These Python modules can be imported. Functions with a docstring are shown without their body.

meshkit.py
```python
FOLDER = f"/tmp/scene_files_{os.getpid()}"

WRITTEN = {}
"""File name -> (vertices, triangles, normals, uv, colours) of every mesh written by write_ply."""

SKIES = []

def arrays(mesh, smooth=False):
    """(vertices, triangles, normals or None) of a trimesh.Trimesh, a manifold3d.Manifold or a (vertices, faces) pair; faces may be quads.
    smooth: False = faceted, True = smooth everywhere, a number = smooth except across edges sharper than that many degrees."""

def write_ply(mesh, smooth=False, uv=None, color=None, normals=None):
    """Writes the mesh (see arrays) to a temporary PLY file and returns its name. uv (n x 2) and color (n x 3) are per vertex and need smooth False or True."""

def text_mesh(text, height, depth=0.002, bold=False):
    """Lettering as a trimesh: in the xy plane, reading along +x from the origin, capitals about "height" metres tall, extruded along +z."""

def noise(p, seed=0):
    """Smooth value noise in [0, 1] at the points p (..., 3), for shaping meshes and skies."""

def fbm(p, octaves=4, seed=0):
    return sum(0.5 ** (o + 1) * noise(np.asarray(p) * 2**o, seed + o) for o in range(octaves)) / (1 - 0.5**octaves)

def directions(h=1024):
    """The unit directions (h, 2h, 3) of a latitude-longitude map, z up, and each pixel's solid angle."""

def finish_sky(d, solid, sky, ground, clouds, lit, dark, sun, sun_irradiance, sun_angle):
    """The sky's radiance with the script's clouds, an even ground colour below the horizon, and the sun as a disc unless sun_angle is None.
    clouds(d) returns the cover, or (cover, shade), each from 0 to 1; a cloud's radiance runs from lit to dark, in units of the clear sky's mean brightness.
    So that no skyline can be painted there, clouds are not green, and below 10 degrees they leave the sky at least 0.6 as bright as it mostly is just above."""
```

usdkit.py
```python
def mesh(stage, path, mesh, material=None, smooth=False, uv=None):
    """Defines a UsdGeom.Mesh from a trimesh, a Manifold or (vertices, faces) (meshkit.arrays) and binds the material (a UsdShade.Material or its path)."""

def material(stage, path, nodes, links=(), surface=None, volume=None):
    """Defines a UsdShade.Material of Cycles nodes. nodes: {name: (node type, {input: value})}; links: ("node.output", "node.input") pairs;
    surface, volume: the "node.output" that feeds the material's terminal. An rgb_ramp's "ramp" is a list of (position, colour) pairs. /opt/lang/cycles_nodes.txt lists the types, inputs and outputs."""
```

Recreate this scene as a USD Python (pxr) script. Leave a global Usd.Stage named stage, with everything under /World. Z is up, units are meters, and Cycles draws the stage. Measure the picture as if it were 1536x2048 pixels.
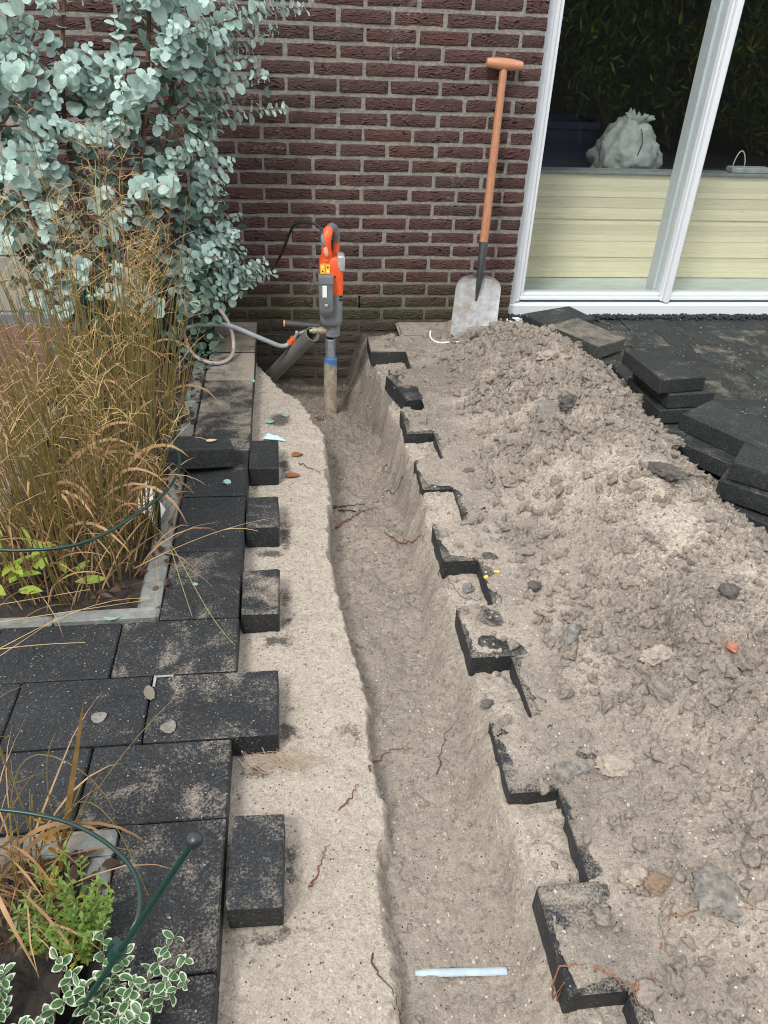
import math, random
import numpy as np, trimesh, usdkit, meshkit
from pxr import Usd, UsdGeom, UsdLux, UsdShade, Gf, Sdf, Vt

stage = Usd.Stage.CreateInMemory()
UsdGeom.SetStageUpAxis(stage, 'Z'); UsdGeom.SetStageMetersPerUnit(stage, 1.0)
UsdGeom.Xform.Define(stage, '/World'); UsdGeom.Scope.Define(stage, '/World/Looks')

# ------------------------------------------------------------------ camera
PITCH, YAW, ROLL = -.5942, -.1394, -.0469
def cam_rot(a, b, c):
    ca, sa, cb, sb, cc, sc = np.cos(a), np.sin(a), np.cos(b), np.sin(b), np.cos(c), np.sin(c)
    return (np.array([[cb, -sb, 0], [sb, cb, 0], [0, 0, 1]]) @ np.array([[1, 0, 0], [0, ca, -sa], [0, sa, ca]])
            @ np.array([[cc, 0, sc], [0, 1, 0], [-sc, 0, cc]]))
R = cam_rot(PITCH, YAW, ROLL); EYE = np.array([-1.0115, -3.7159, 1.375])
cam = UsdGeom.Camera.Define(stage, '/World/camera')
m4 = np.eye(4); m4[0, :3] = R[:, 0]; m4[1, :3] = R[:, 2]; m4[2, :3] = -R[:, 1]; m4[3, :3] = EYE
cam.AddTransformOp().Set(Gf.Matrix4d(*m4.ravel().tolist()))
cam.CreateHorizontalApertureAttr(36.0); cam.CreateVerticalApertureAttr(48.0); cam.CreateFocalLengthAttr(36.0 * 1538 / 1536)
cam.CreateClippingRangeAttr((0.05, 1000.0)); cam.CreateExposureAttr(0.92)

# ------------------------------------------------------------------ sky and sun
SUN_AZ, SUN_EL = math.radians(215), math.radians(52)          # towards the sun: behind the camera, a little to the left
sund = np.array([math.sin(SUN_AZ) * math.cos(SUN_EL), math.cos(SUN_AZ) * math.cos(SUN_EL), math.sin(SUN_EL)])
usdkit.material(stage, '/World/Looks/sky', {
    'sky': ('sky_texture', {'sky_type': 'single_scattering', 'sun_disc': False, 'sun_elevation': SUN_EL, 'sun_rotation': SUN_AZ}),
    'tc': ('texture_coordinate', {}), 'mp': ('mapping', {'scale': (1, 1, 2.2)}),
    'n': ('noise_texture', {'scale': 2.2, 'detail': 5, 'roughness': .55}),
    'cl': ('rgb_ramp', {'ramp': [(.3, (8.2, 8.5, 8.9)), (.7, (12.0, 12.1, 12.2))]}),
    'mx': ('mix_color', {'fac': .9, 'use_clamp': False}), 'bg': ('background_shader', {'strength': .1})},
    [('tc.generated', 'mp.vector'), ('mp.vector', 'n.vector'), ('n.fac', 'cl.fac'), ('sky.color', 'mx.a'), ('cl.color', 'mx.b'), ('mx.result', 'bg.color')], surface='bg.background')
dome = UsdLux.DomeLight.Define(stage, '/World/sky')
UsdShade.MaterialBindingAPI.Apply(dome.GetPrim()).Bind(UsdShade.Material.Get(stage, '/World/Looks/sky'))
dome.GetPrim().SetCustomDataByKey('kind', 'structure')
sun = UsdLux.DistantLight.Define(stage, '/World/sun')
sun.CreateIntensityAttr(0.38); sun.CreateAngleAttr(13.0); sun.CreateColorAttr(Gf.Vec3f(1, .98, .95)); sun.GetPrim().CreateAttribute('inputs:normalize', Sdf.ValueTypeNames.Bool).Set(True)
zz = sund; xx = np.cross([0, 0, 1.0], zz); xx /= np.linalg.norm(xx); yy = np.cross(zz, xx)
m4 = np.eye(4); m4[0, :3] = xx; m4[1, :3] = yy; m4[2, :3] = zz
sun.AddTransformOp().Set(Gf.Matrix4d(*m4.ravel().tolist()))

# ------------------------------------------------------------------ helpers
rng = np.random.default_rng(7)
random.seed(7)
LOC, USED = {'/World': np.zeros(3)}, {}
def numbered(parent, name):
    k = (parent, name); n = USED.get(k, 0); USED[k] = n + 1
    return name if n == 0 else f'{name}_{n:03d}'
def tag(p, label=None, cat=None, group=None, kind=None):
    for k, v in (('label', label), ('category', cat), ('group', group), ('kind', kind)):
        if v: p.SetCustomDataByKey(k, v)
    return p
def thing(name, label, cat, loc=(0, 0, 0), group=None, kind=None):
    path = '/World/' + numbered('/World', name)
    x = UsdGeom.Xform.Define(stage, path); x.AddTranslateOp().Set(Gf.Vec3d(*map(float, loc)))
    LOC[path] = np.array(loc, float)
    tag(x.GetPrim(), label, cat, group, kind)
    return path
def obj(name, mesh, mat, parent='/World', smooth=False, label=None, cat=None, group=None, kind=None, prim=None, uv=None):
    """One Mesh prim from world-space geometry under parent."""
    path = parent + '/' + numbered(parent, name)
    if hasattr(mesh, 'vertices'): v, f = np.array(mesh.vertices, float), np.array(mesh.faces)
    elif hasattr(mesh, 'to_mesh'):
        q = mesh.to_mesh(); v, f = np.array(q.vert_properties[:, :3], float), np.array(q.tri_verts)
    else: v, f = np.asarray(mesh[0], float), np.asarray(mesh[1])
    off = LOC.get(parent)
    m = usdkit.mesh(stage, path, (v - off, f), mat, smooth=smooth, uv=uv)
    LOC[path] = off
    if prim is not None:
        for k, a in prim.items():
            UsdGeom.PrimvarsAPI(m).CreatePrimvar(k, Sdf.ValueTypeNames.FloatArray, 'vertex').Set(Vt.FloatArray.FromNumpy(np.asarray(a, np.float32)))
    tag(m.GetPrim(), label, cat, group, kind)
    return path
class MB:
    """Collects triangles of one mesh."""
    def __init__(s): s.v, s.f, s.n = [], [], 0
    def add(s, v, f):
        v = np.asarray(v, float).reshape(-1, 3); f = np.asarray(f, int)
        if f.shape[1] == 4: f = np.vstack([f[:, [0, 1, 2]], f[:, [0, 2, 3]]])
        s.v.append(v); s.f.append(f + s.n); s.n += len(v); return s
    def mesh(s): return np.vstack(s.v), np.vstack(s.f)
def rotz(a): c, s_ = math.cos(a), math.sin(a); return np.array([[c, -s_, 0], [s_, c, 0], [0, 0, 1.0]])
def rotx(a): c, s_ = math.cos(a), math.sin(a); return np.array([[1, 0, 0], [0, c, -s_], [0, s_, c]])
def roty(a): c, s_ = math.cos(a), math.sin(a); return np.array([[c, 0, s_], [0, 1, 0], [-s_, 0, c]])
def cbox(x0, x1, y0, y1, z0, z1, b=.003, jit=0):
    """Box with chamfered edges (top and bottom rings and vertical corners): 16-sided shell."""
    c = np.array([(x0 + x1) / 2, (y0 + y1) / 2]); hx, hy = (x1 - x0) / 2, (y1 - y0) / 2
    def ring(ix, z):
        a, d = hx - ix, hy - ix
        p = np.array([(-a + b, -d), (a - b, -d), (a, -d + b), (a, d - b), (a - b, d), (-a + b, d), (-a, d - b), (-a, -d + b)])
        return np.c_[p + c, np.full(8, z)]
    v = np.vstack([ring(b, z0), ring(0, z0 + b), ring(0, z1 - b), ring(b, z1)])
    if jit: v = v + rng.normal(0, jit, v.shape)
    f = []
    for r in range(3):
        for k in range(8):
            a, d = r * 8 + k, r * 8 + (k + 1) % 8
            f += [(a, d, d + 8), (a, d + 8, a + 8)]
    for k in range(1, 7): f += [(0, k + 1, k), (24, 24 + k, 24 + k + 1)]
    return v, np.array(f)
def xf(vf, M_, t=(0, 0, 0)): return vf[0] @ np.asarray(M_).T + np.asarray(t), vf[1]
def tube(points, radii, sides=6, caps=True):
    p = np.asarray(points, float); n = len(p); r = np.broadcast_to(np.asarray(radii, float), (n,))
    t = np.gradient(p, axis=0); t /= np.linalg.norm(t, axis=1, keepdims=True) + 1e-12
    ref = np.array([0, 0, 1.0]) if abs(t[:, 2]).mean() < .8 else np.array([1.0, .1, 0])
    a = np.cross(t, ref); a /= np.linalg.norm(a, axis=1, keepdims=True) + 1e-12; b = np.cross(t, a)
    ang = np.arange(sides) * 2 * np.pi / sides
    v = p[:, None] + r[:, None, None] * (np.cos(ang)[None, :, None] * a[:, None] + np.sin(ang)[None, :, None] * b[:, None])
    f = []
    for i in range(n - 1):
        for j in range(sides):
            q, w = i * sides + j, i * sides + (j + 1) % sides
            f += [(q, w, w + sides), (q, w + sides, q + sides)]
    v = v.reshape(-1, 3)
    if caps:
        v = np.vstack([v, p[0], p[-1]]); k = n * sides
        for j in range(sides):
            f += [(k, (j + 1) % sides, j), (k + 1, (n - 1) * sides + j, (n - 1) * sides + (j + 1) % sides)]
    return v, np.array(f)
def smoothpath(pts, n=24):
    from scipy.interpolate import CubicSpline
    p = np.asarray(pts, float); d = np.r_[0, np.cumsum(np.linalg.norm(np.diff(p, axis=0), axis=1))]
    return CubicSpline(d, p)(np.linspace(0, d[-1], n))
def loft(rings, cap=True):
    """rings: list of (k, 3) loops of the same length, bottom to top."""
    k = len(rings[0]); v = np.vstack(rings); f = []
    for r in range(len(rings) - 1):
        for j in range(k):
            a, b = r * k + j, r * k + (j + 1) % k
            f += [(a, b, b + k), (a, b + k, a + k)]
    if cap:
        v = np.vstack([v, rings[0].mean(0), rings[-1].mean(0)]); c = len(v) - 2
        for j in range(k): f += [(c, (j + 1) % k, j), (c + 1, (len(rings) - 1) * k + j, (len(rings) - 1) * k + (j + 1) % k)]
    return v, np.array(f)
def rrect(w, d, r, z, cx=0, cy=0, n=4):
    p = []
    for (sx, sy, a0) in ((1, 1, 0), (-1, 1, 90), (-1, -1, 180), (1, -1, 270)):
        for a in np.radians(np.linspace(a0, a0 + 90, n)):
            p.append((cx + sx * (w / 2 - r) + r * math.cos(a), cy + sy * (d / 2 - r) + r * math.sin(a), z))
    return np.array(p)
def lathe(prof, sides=20, M_=np.eye(3), t=(0, 0, 0)):
    rings = [np.c_[r * np.cos(np.arange(sides) * 2 * np.pi / sides), r * np.sin(np.arange(sides) * 2 * np.pi / sides), np.full(sides, z)] for r, z in prof]
    return xf(loft(rings), M_, t)
def align(d):
    d = np.asarray(d, float) / np.linalg.norm(d); a = np.cross([0, 0, 1.0], d) if abs(d[2]) < .95 else np.cross([0, 1.0, 0], d)
    a /= np.linalg.norm(a); return np.c_[a, np.cross(d, a), d]

# ------------------------------------------------------------------ materials
def mat(name, nodes, links, surface='p.BSDF'):
    return usdkit.material(stage, '/World/Looks/' + name, nodes, links, surface=surface)
def simple(name, col, rough=.6, var=.25, scale=30, bump=0, bscale=200, metallic=0, spec=.5, extra=None):
    lo = tuple(c * (1 - var) for c in col); hi = tuple(min(1, c * (1 + var)) for c in col)
    nodes = {'g': ('geometry', {}), 'n': ('noise_texture', {'scale': scale, 'detail': 5, 'roughness': .6}),
             'r': ('rgb_ramp', {'ramp': [(.25, lo), (.75, hi)]}),
             'p': ('principled_bsdf', {'roughness': rough, 'metallic': metallic, 'specular_ior_level': spec, **(extra or {})})}
    links = [('g.position', 'n.vector'), ('n.fac', 'r.fac'), ('r.color', 'p.base_color')]
    if bump:
        nodes.update({'bn': ('noise_texture', {'scale': bscale, 'detail': 3}), 'b': ('bump', {'distance': bump, 'strength': 1})})
        links += [('g.position', 'bn.vector'), ('bn.fac', 'b.height'), ('b.normal', 'p.normal')]
    return mat(name, nodes, links)

# brick: dark purple-red hand-moulded brick, creased face, pale flecks, moss and mud towards the ground
def brick_mat(name, muddy=False):
    nodes = {
        'g': ('geometry', {}), 'oi': ('object_info', {}),
        'sx': ('separate_xyz', {}),
        'tone': ('rgb_ramp', {'ramp': [(0, (.052, .029, .027)), (.35, (.068, .031, .028)), (.6, (.061, .032, .030)), (.82, (.077, .035, .030)), (1, (.057, .033, .032))]}),
        'n1': ('noise_texture', {'scale': 24, 'detail': 6, 'roughness': .65}),
        'v1': ('rgb_ramp', {'ramp': [(.3, (.72, .72, .72)), (.7, (1.3, 1.28, 1.25))]}),
        'mul': ('mix_color', {'blend_type': 'multiply', 'fac': 1, 'use_clamp': False}),
        'mp': ('mapping', {'scale': (1, 1, 2.6)}),
        'cr': ('noise_texture', {'type': 'ridged_multifractal', 'scale': 21, 'detail': 4, 'roughness': .6, 'distortion': 1.6}),
        'crm': ('map_range', {'from_min': .0, 'from_max': 1.0, 'clamp': True}),
        'n2': ('noise_texture', {'scale': 140, 'detail': 4}),
        'hm': ('math', {'math_type': 'multiply_add', 'value2': .35}),
        'b': ('bump', {'distance': .012, 'strength': 1}),
        'nf': ('noise_texture', {'scale': 55, 'detail': 6, 'roughness': .7}), 'nf2': ('noise_texture', {'scale': 3.1, 'detail': 2}),
        'fa': ('math', {'math_type': 'add'}), 'ff': ('map_range', {'from_min': 1.14, 'from_max': 1.36, 'to_max': .42, 'clamp': True}),
        'mf': ('mix_color', {'b': (.34, .31, .30)}), 'ckr': ('rgb_ramp', {'ramp': [(.0, (.98, .98, .98)), (.16, (1, 1, 1)), (.25, (1.4, 1.36, 1.34)), (.33, (.50, .48, .48)), (.5, (.30, .29, .29)), (1, (.25, .24, .24))]}), 'ckm': ('mix_color', {'blend_type': 'multiply', 'fac': 1, 'use_clamp': False}),
        'nz': ('noise_texture', {'scale': 9, 'detail': 5, 'roughness': .7}),
        'za': ('math', {'math_type': 'multiply_add', 'value2': .22}), 'zr': ('map_range', {'from_min': .34, 'from_max': .13, 'to_min': 0, 'to_max': .82, 'clamp': True}),
        'mm': ('mix_color', {'b': (.036, .040, .017)}),
        'mr': ('map_range', {'from_min': .13, 'from_max': .085, 'to_min': 0, 'to_max': .93, 'clamp': True}),
        'md': ('mix_color', {'b': (.055, .043, .034)}),
        'p': ('principled_bsdf', {'roughness': .78, 'specular_ior_level': .35})}
    links = [('oi.random', 'tone.fac'), ('g.position', 'n1.vector'), ('n1.fac', 'v1.fac'), ('tone.color', 'ckm.a'), ('crm.result', 'ckr.fac'), ('ckr.color', 'ckm.b'), ('ckm.result', 'mul.a'), ('v1.color', 'mul.b'),
             ('g.position', 'mp.vector'), ('mp.vector', 'cr.vector'), ('cr.fac', 'crm.value'), ('g.position', 'n2.vector'), ('n2.fac', 'hm.value1'), ('crm.result', 'hm.value3'), ('hm.value', 'b.height'), ('b.normal', 'p.normal'),
             ('g.position', 'nf.vector'), ('g.position', 'nf2.vector'), ('nf.fac', 'fa.value1'), ('nf2.fac', 'fa.value2'), ('fa.value', 'ff.value'), ('ff.result', 'mf.fac'), ('mul.result', 'mf.a'),
             ('g.position', 'sx.vector'), ('g.position', 'nz.vector'), ('nz.fac', 'za.value1'), ('sx.z', 'za.value3'), ('za.value', 'zr.value'), ('zr.result', 'mm.fac'), ('mf.result', 'mm.a'),
             ('za.value', 'mr.value'), ('mr.result', 'md.fac'), ('mm.result', 'md.a'), ('md.result', 'p.base_color')]
    return mat(name, nodes, links)
M_BRICK = brick_mat('brick')
M_MORTAR = mat('mortar', {
    'g': ('geometry', {}), 'sx': ('separate_xyz', {}), 'n': ('noise_texture', {'scale': 60, 'detail': 6, 'roughness': .7}), 'n0': ('noise_texture', {'scale': 4, 'detail': 3}),
    'r': ('rgb_ramp', {'ramp': [(.3, (.14, .125, .107)), (.52, (.215, .198, .172)), (.72, (.31, .29, .255))]}),
    'b': ('bump', {'distance': .006, 'strength': 1}),
    'nz': ('noise_texture', {'scale': 9, 'detail': 5, 'roughness': .7}), 'za': ('math', {'math_type': 'multiply_add', 'value2': .22}),
    'zr': ('map_range', {'from_min': .40, 'from_max': .15, 'to_min': 0, 'to_max': .85, 'clamp': True}), 'mm': ('mix_color', {'b': (.10, .105, .05)}),
    'mr': ('map_range', {'from_min': .15, 'from_max': .10, 'to_min': 0, 'to_max': .95, 'clamp': True}), 'md': ('mix_color', {'b': (.062, .048, .037)}),
    'p': ('principled_bsdf', {'roughness': .9})},
    [('g.position', 'n.vector'), ('n.fac', 'r.fac'), ('n.fac', 'b.height'), ('b.normal', 'p.normal'), ('g.position', 'sx.vector'), ('g.position', 'nz.vector'), ('nz.fac', 'za.value1'), ('sx.z', 'za.value3'),
     ('za.value', 'zr.value'), ('zr.result', 'mm.fac'), ('r.color', 'mm.a'), ('za.value', 'mr.value'), ('mr.result', 'md.fac'), ('mm.result', 'md.a'), ('md.result', 'p.base_color')])

def tile_mat(name, dust, base=(.0135, .0150, .0165), dustcol=(.30, .255, .205), green=0):
    """Black concrete tile: dark aggregate, bright specks, sand rubbed into the upper face."""
    return mat(name, {
        'g': ('geometry', {}), 'sn': ('separate_xyz', {}), 'oi': ('object_info', {}),
        'v': ('voronoi_texture', {'scale': 340, 'randomness': 1}), 'vr': ('separate_color', {}),
        'gr': ('rgb_ramp', {'ramp': [(0, tuple(c * .45 for c in base)), (.6, base), (.9, tuple(c * 1.9 for c in base)), (.985, tuple(c * 2.6 for c in base)), (1, (.12, .115, .10))]}),
        'nb': ('noise_texture', {'scale': 5, 'detail': 4}), 'ob': ('rgb_ramp', {'ramp': [(.3, (.75, .76, .78)), (.7, (1.3, 1.3, 1.28))]}),
        'mul': ('mix_color', {'blend_type': 'multiply', 'fac': 1, 'use_clamp': False}),
        'd1': ('noise_texture', {'scale': 9, 'detail': 9, 'roughness': .72, 'distortion': .4}), 'd2': ('noise_texture', {'scale': 210, 'detail': 3, 'roughness': .7}),
        'da': ('math', {'math_type': 'multiply_add', 'value2': .62}), 'dr': ('map_range', {'from_min': 1.03 - dust, 'from_max': 1.27 - dust, 'to_max': .88, 'clamp': True}),
        'up': ('map_range', {'from_min': .3, 'from_max': .8, 'to_min': .05, 'to_max': 1, 'clamp': True}), 'df': ('math', {'math_type': 'multiply'}),
        'ds': ('mix_color', {'b': dustcol}),
        'bn': ('noise_texture', {'scale': 420, 'detail': 2}), 'bs': ('noise_texture', {'scale': 22, 'detail': 4}),
        'bm': ('math', {'math_type': 'multiply_add', 'value2': .45}), 'b': ('bump', {'distance': .0022, 'strength': 1}),
        'p': ('principled_bsdf', {'roughness': .72, 'specular_ior_level': .38})},
        [('g.position', 'v.vector'), ('v.color', 'vr.color'), ('vr.r', 'gr.fac'), ('g.position', 'nb.vector'), ('nb.fac', 'ob.fac'), ('gr.color', 'mul.a'), ('ob.color', 'mul.b'),
         ('g.position', 'd1.vector'), ('g.position', 'd2.vector'), ('d2.fac', 'da.value1'), ('d1.fac', 'da.value3'), ('da.value', 'dr.value'),
         ('g.normal', 'sn.vector'), ('sn.z', 'up.value'), ('up.result', 'df.value1'), ('dr.result', 'df.value2'), ('df.value', 'ds.fac'), ('mul.result', 'ds.a'), ('ds.result', 'p.base_color'),
         ('g.position', 'bn.vector'), ('g.position', 'bs.vector'), ('bn.fac', 'bm.value1'), ('bs.fac', 'bm.value3'), ('bm.value', 'b.height'), ('b.normal', 'p.normal')])
M_TILE = [tile_mat('black_tile_clean', .10), tile_mat('black_tile_dusty', .20), tile_mat('black_tile_sandy', .29), tile_mat('black_tile_covered', .46)]
M_PATIO = tile_mat('patio_tile', .12, base=(.016, .0195, .0185))
M_PATIO2 = tile_mat('patio_tile_dusty', .20, base=(.016, .0195, .018))

# sand: primvar "wet" goes from dry pale sand to damp grey-brown; "dark" adds black soil
def sand_mat(name, dry=(.425, .370, .308), wet=(.215, .183, .154)):
    return mat(name, {
        'g': ('geometry', {}), 'w': ('attribute', {'attribute': 'wet'}), 'dk': ('attribute', {'attribute': 'dark'}),
        'n1': ('noise_texture', {'scale': 14, 'detail': 7, 'roughness': .68}), 'wa': ('math', {'math_type': 'multiply_add', 'value2': .9}), 'wr': ('map_range', {'from_min': .42, 'from_max': 1.42, 'clamp': True}),
        'c': ('mix_color', {'a': dry, 'b': wet}),
        'n2': ('noise_texture', {'scale': 260, 'detail': 4, 'roughness': .75}), 'v2': ('rgb_ramp', {'ramp': [(.25, (.52, .51, .50)), (.5, (1, 1, 1)), (.75, (1.42, 1.41, 1.38))]}),
        'mul': ('mix_color', {'blend_type': 'multiply', 'fac': 1, 'use_clamp': False}),
        'vc': ('voronoi_texture', {'scale': 130, 'randomness': 1}), 'vcs': ('separate_color', {}), 'vcr': ('rgb_ramp', {'ramp': [(0, (.40, .38, .37)), (.06, (.66, .64, .62)), (.25, (.90, .89, .88)), (.8, (1.04, 1.04, 1.03)), (1, (1.22, 1.22, 1.2))]}), 'lum': ('attribute', {'attribute': 'lumpy'}), 'mul2': ('mix_color', {'blend_type': 'multiply', 'use_clamp': False}),
        'vo': ('voronoi_texture', {'scale': 150, 'randomness': 1}), 'vs': ('separate_color', {}),
        'wh': ('map_range', {'from_min': .955, 'from_max': .965, 'clamp': True}), 'vd': ('map_range', {'from_min': .32, 'from_max': .24, 'clamp': True}), 'wm': ('math', {'math_type': 'multiply'}), 'whm': ('mix_color', {'b': (.62, .57, .48)}),
        'bl': ('map_range', {'from_min': .075, 'from_max': .06, 'clamp': True}), 'bmu': ('math', {'math_type': 'multiply'}), 'blm': ('mix_color', {'b': (.045, .042, .042)}),
        'nd': ('noise_texture', {'scale': 150, 'detail': 5, 'roughness': .75}), 'dka': ('math', {'math_type': 'multiply_add', 'value2': .8}), 'dkr': ('map_range', {'from_min': .84, 'from_max': 1.02, 'to_max': .85, 'clamp': True}), 'dkm': ('mix_color', {'b': (.05, .043, .038)}),
        'b1': ('noise_texture', {'scale': 95, 'detail': 5, 'roughness': .7}), 'b': ('bump', {'distance': .009, 'strength': 1}),
        'p': ('principled_bsdf', {'roughness': .92, 'specular_ior_level': .2})},
        [('g.position', 'n1.vector'), ('n1.fac', 'wa.value1'), ('w.fac', 'wa.value3'), ('wa.value', 'wr.value'), ('wr.result', 'c.fac'),
         ('g.position', 'n2.vector'), ('n2.fac', 'v2.fac'), ('g.position', 'vc.vector'), ('vc.color', 'vcs.color'), ('vcs.b', 'vcr.fac'), ('vcr.color', 'mul2.b'), ('lum.fac', 'mul2.fac'), ('c.result', 'mul2.a'), ('mul2.result', 'mul.a'), ('v2.color', 'mul.b'),
         ('g.position', 'vo.vector'), ('vo.color', 'vs.color'), ('vs.r', 'wh.value'), ('vo.distance', 'vd.value'), ('wh.result', 'wm.value1'), ('vd.result', 'wm.value2'), ('wm.value', 'whm.fac'), ('mul.result', 'whm.a'),
         ('vs.g', 'bl.value'), ('bl.result', 'bmu.value1'), ('vd.result', 'bmu.value2'), ('bmu.value', 'blm.fac'), ('whm.result', 'blm.a'),
         ('g.position', 'nd.vector'), ('nd.fac', 'dka.value1'), ('dk.fac', 'dka.value3'), ('dka.value', 'dkr.value'), ('dkr.result', 'dkm.fac'), ('blm.result', 'dkm.a'), ('dkm.result', 'p.base_color'),
         ('g.position', 'b1.vector'), ('b1.fac', 'b.height'), ('b.normal', 'p.normal')])
M_SAND = sand_mat('sand')
M_SOIL = simple('dark_soil', (.026, .020, .016), .95, .6, 40, .012, 60)
M_GREYSTONE = simple('grey_concrete', (.17, .175, .16), .85, .35, 35, .0025, 180)
M_WHITE = simple('white_paint', (.64, .66, .68), .35, .02, 6)
M_DARK = simple('dark_gap', (.012, .012, .012), .9)
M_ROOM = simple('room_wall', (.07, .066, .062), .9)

# ------------------------------------------------------------------ wall
def brick_mesh(x0, x1, zc, h=.0503, rough=.0014):
    w = x1 - x0; nx, nz, b = max(3, int(round(w / .045)) + 1), 3, .0045
    z0, z1 = zc - h / 2, zc + h / 2
    dz = rng.normal(0, .0010, 2); dy = float(np.clip(rng.normal(0, .0009), -.0015, .0012))
    xs = np.linspace(x0 + b, x1 - b, nx); zs = np.linspace(z0 + b, z1 - b, nz)
    X, Z = np.meshgrid(xs, zs); Y = dy + np.clip(rng.normal(0, rough, X.shape), -.002, .0015) + np.linspace(-.0008, .0008, nx)[None] * rng.normal()
    Z = Z + np.linspace(dz[0], dz[1], nx)[None]
    V = np.c_[X.ravel(), Y.ravel(), Z.ravel()]; f = []
    for j in range(nz - 1):
        for i in range(nx - 1):
            a = j * nx + i; f += [(a, a + 1, a + nx + 1), (a, a + nx + 1, a + nx)]
    loop = [i for i in range(nx)] + [j * nx + nx - 1 for j in range(1, nz)] + [(nz - 1) * nx + i for i in range(nx - 2, -1, -1)] + [j * nx for j in range(nz - 2, 0, -1)]
    cx, cz = (x0 + x1) / 2, zc; o = []
    for i in loop:
        p = V[i].copy(); sx = -1 if i % nx == 0 else (1 if i % nx == nx - 1 else 0); sz = -1 if i < nx else (1 if i >= (nz - 1) * nx else 0)
        if sx and sz: p[0] += sx * b * .7; p[2] += sz * b * .7
        else: p[0] += sx * b; p[2] += sz * b
        p[0] += rng.normal(0, .0007); p[2] += rng.normal(0, .0008); p[1] += .0055; o.append(p)
    o2 = [p + (0, .012, 0) for p in o]
    n0 = len(V); k = len(loop); V = np.vstack([V, o, o2])
    for j in range(k):
        a, c = loop[j], loop[(j + 1) % k]; d, e = n0 + j, n0 + (j + 1) % k
        f += [(a, d, e), (a, e, c), (d, d + k, e + k), (d, e + k, e)]
    return V, np.array(f)

WALL_L, WALL_R = -2.06, .105
wall = thing('brick_wall', 'dark red-brown brick house wall with grey mortar and mossy lowest courses', 'wall', (-1, 0, 0))
ZROW = lambda r: 1.3502 - .0625 * r
from shapely.geometry import box as sbox
from shapely import affinity
mort = sbox(WALL_L, -.62, WALL_R - .006, 2.6).difference(sbox(-.6675, ZROW(20) - .034, -.6550, ZROW(20) + .03))
mm = trimesh.creation.extrude_polygon(mort, .02, engine='earcut')
v = np.array(mm.vertices); v = np.c_[v[:, 0], .0040 + v[:, 2], v[:, 1]]
obj('mortar', (v, np.array(mm.faces)[:, ::-1]), M_MORTAR, wall)
obj('inner_leaf', cbox(WALL_L, WALL_R - .01, .06, .16, -.6, 2.6), M_DARK, wall)
upper = MB(); nb = 0
for r in range(-20, 27):
    full = r % 2 != 0
    xr = WALL_R
    while xr > WALL_L + .03:
        w = .21 if (full or xr < WALL_R - .01) else .10
        x1, x0 = xr, max(WALL_L, xr - w)
        jx = rng.normal(0, .0016, 2); jx[0] += .0010; jx[1] -= .0010 * (xr < WALL_R - .01)
        if not (r >= 22 and (x1 < -1.3 or x0 > -.4)) and x1 - x0 > .03:
            bm = brick_mesh(x0 + jx[0], x1 + (jx[1] if xr < WALL_R - .01 else rng.normal(0, .002)), ZROW(r))
            if r < -2: upper.add(*bm)
            else: obj('brick', bm, M_BRICK, wall, smooth=50); nb += 1
        xr = x0 - .0105
obj('upper_bricks', upper.mesh(), M_BRICK, wall, kind='stuff')

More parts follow.
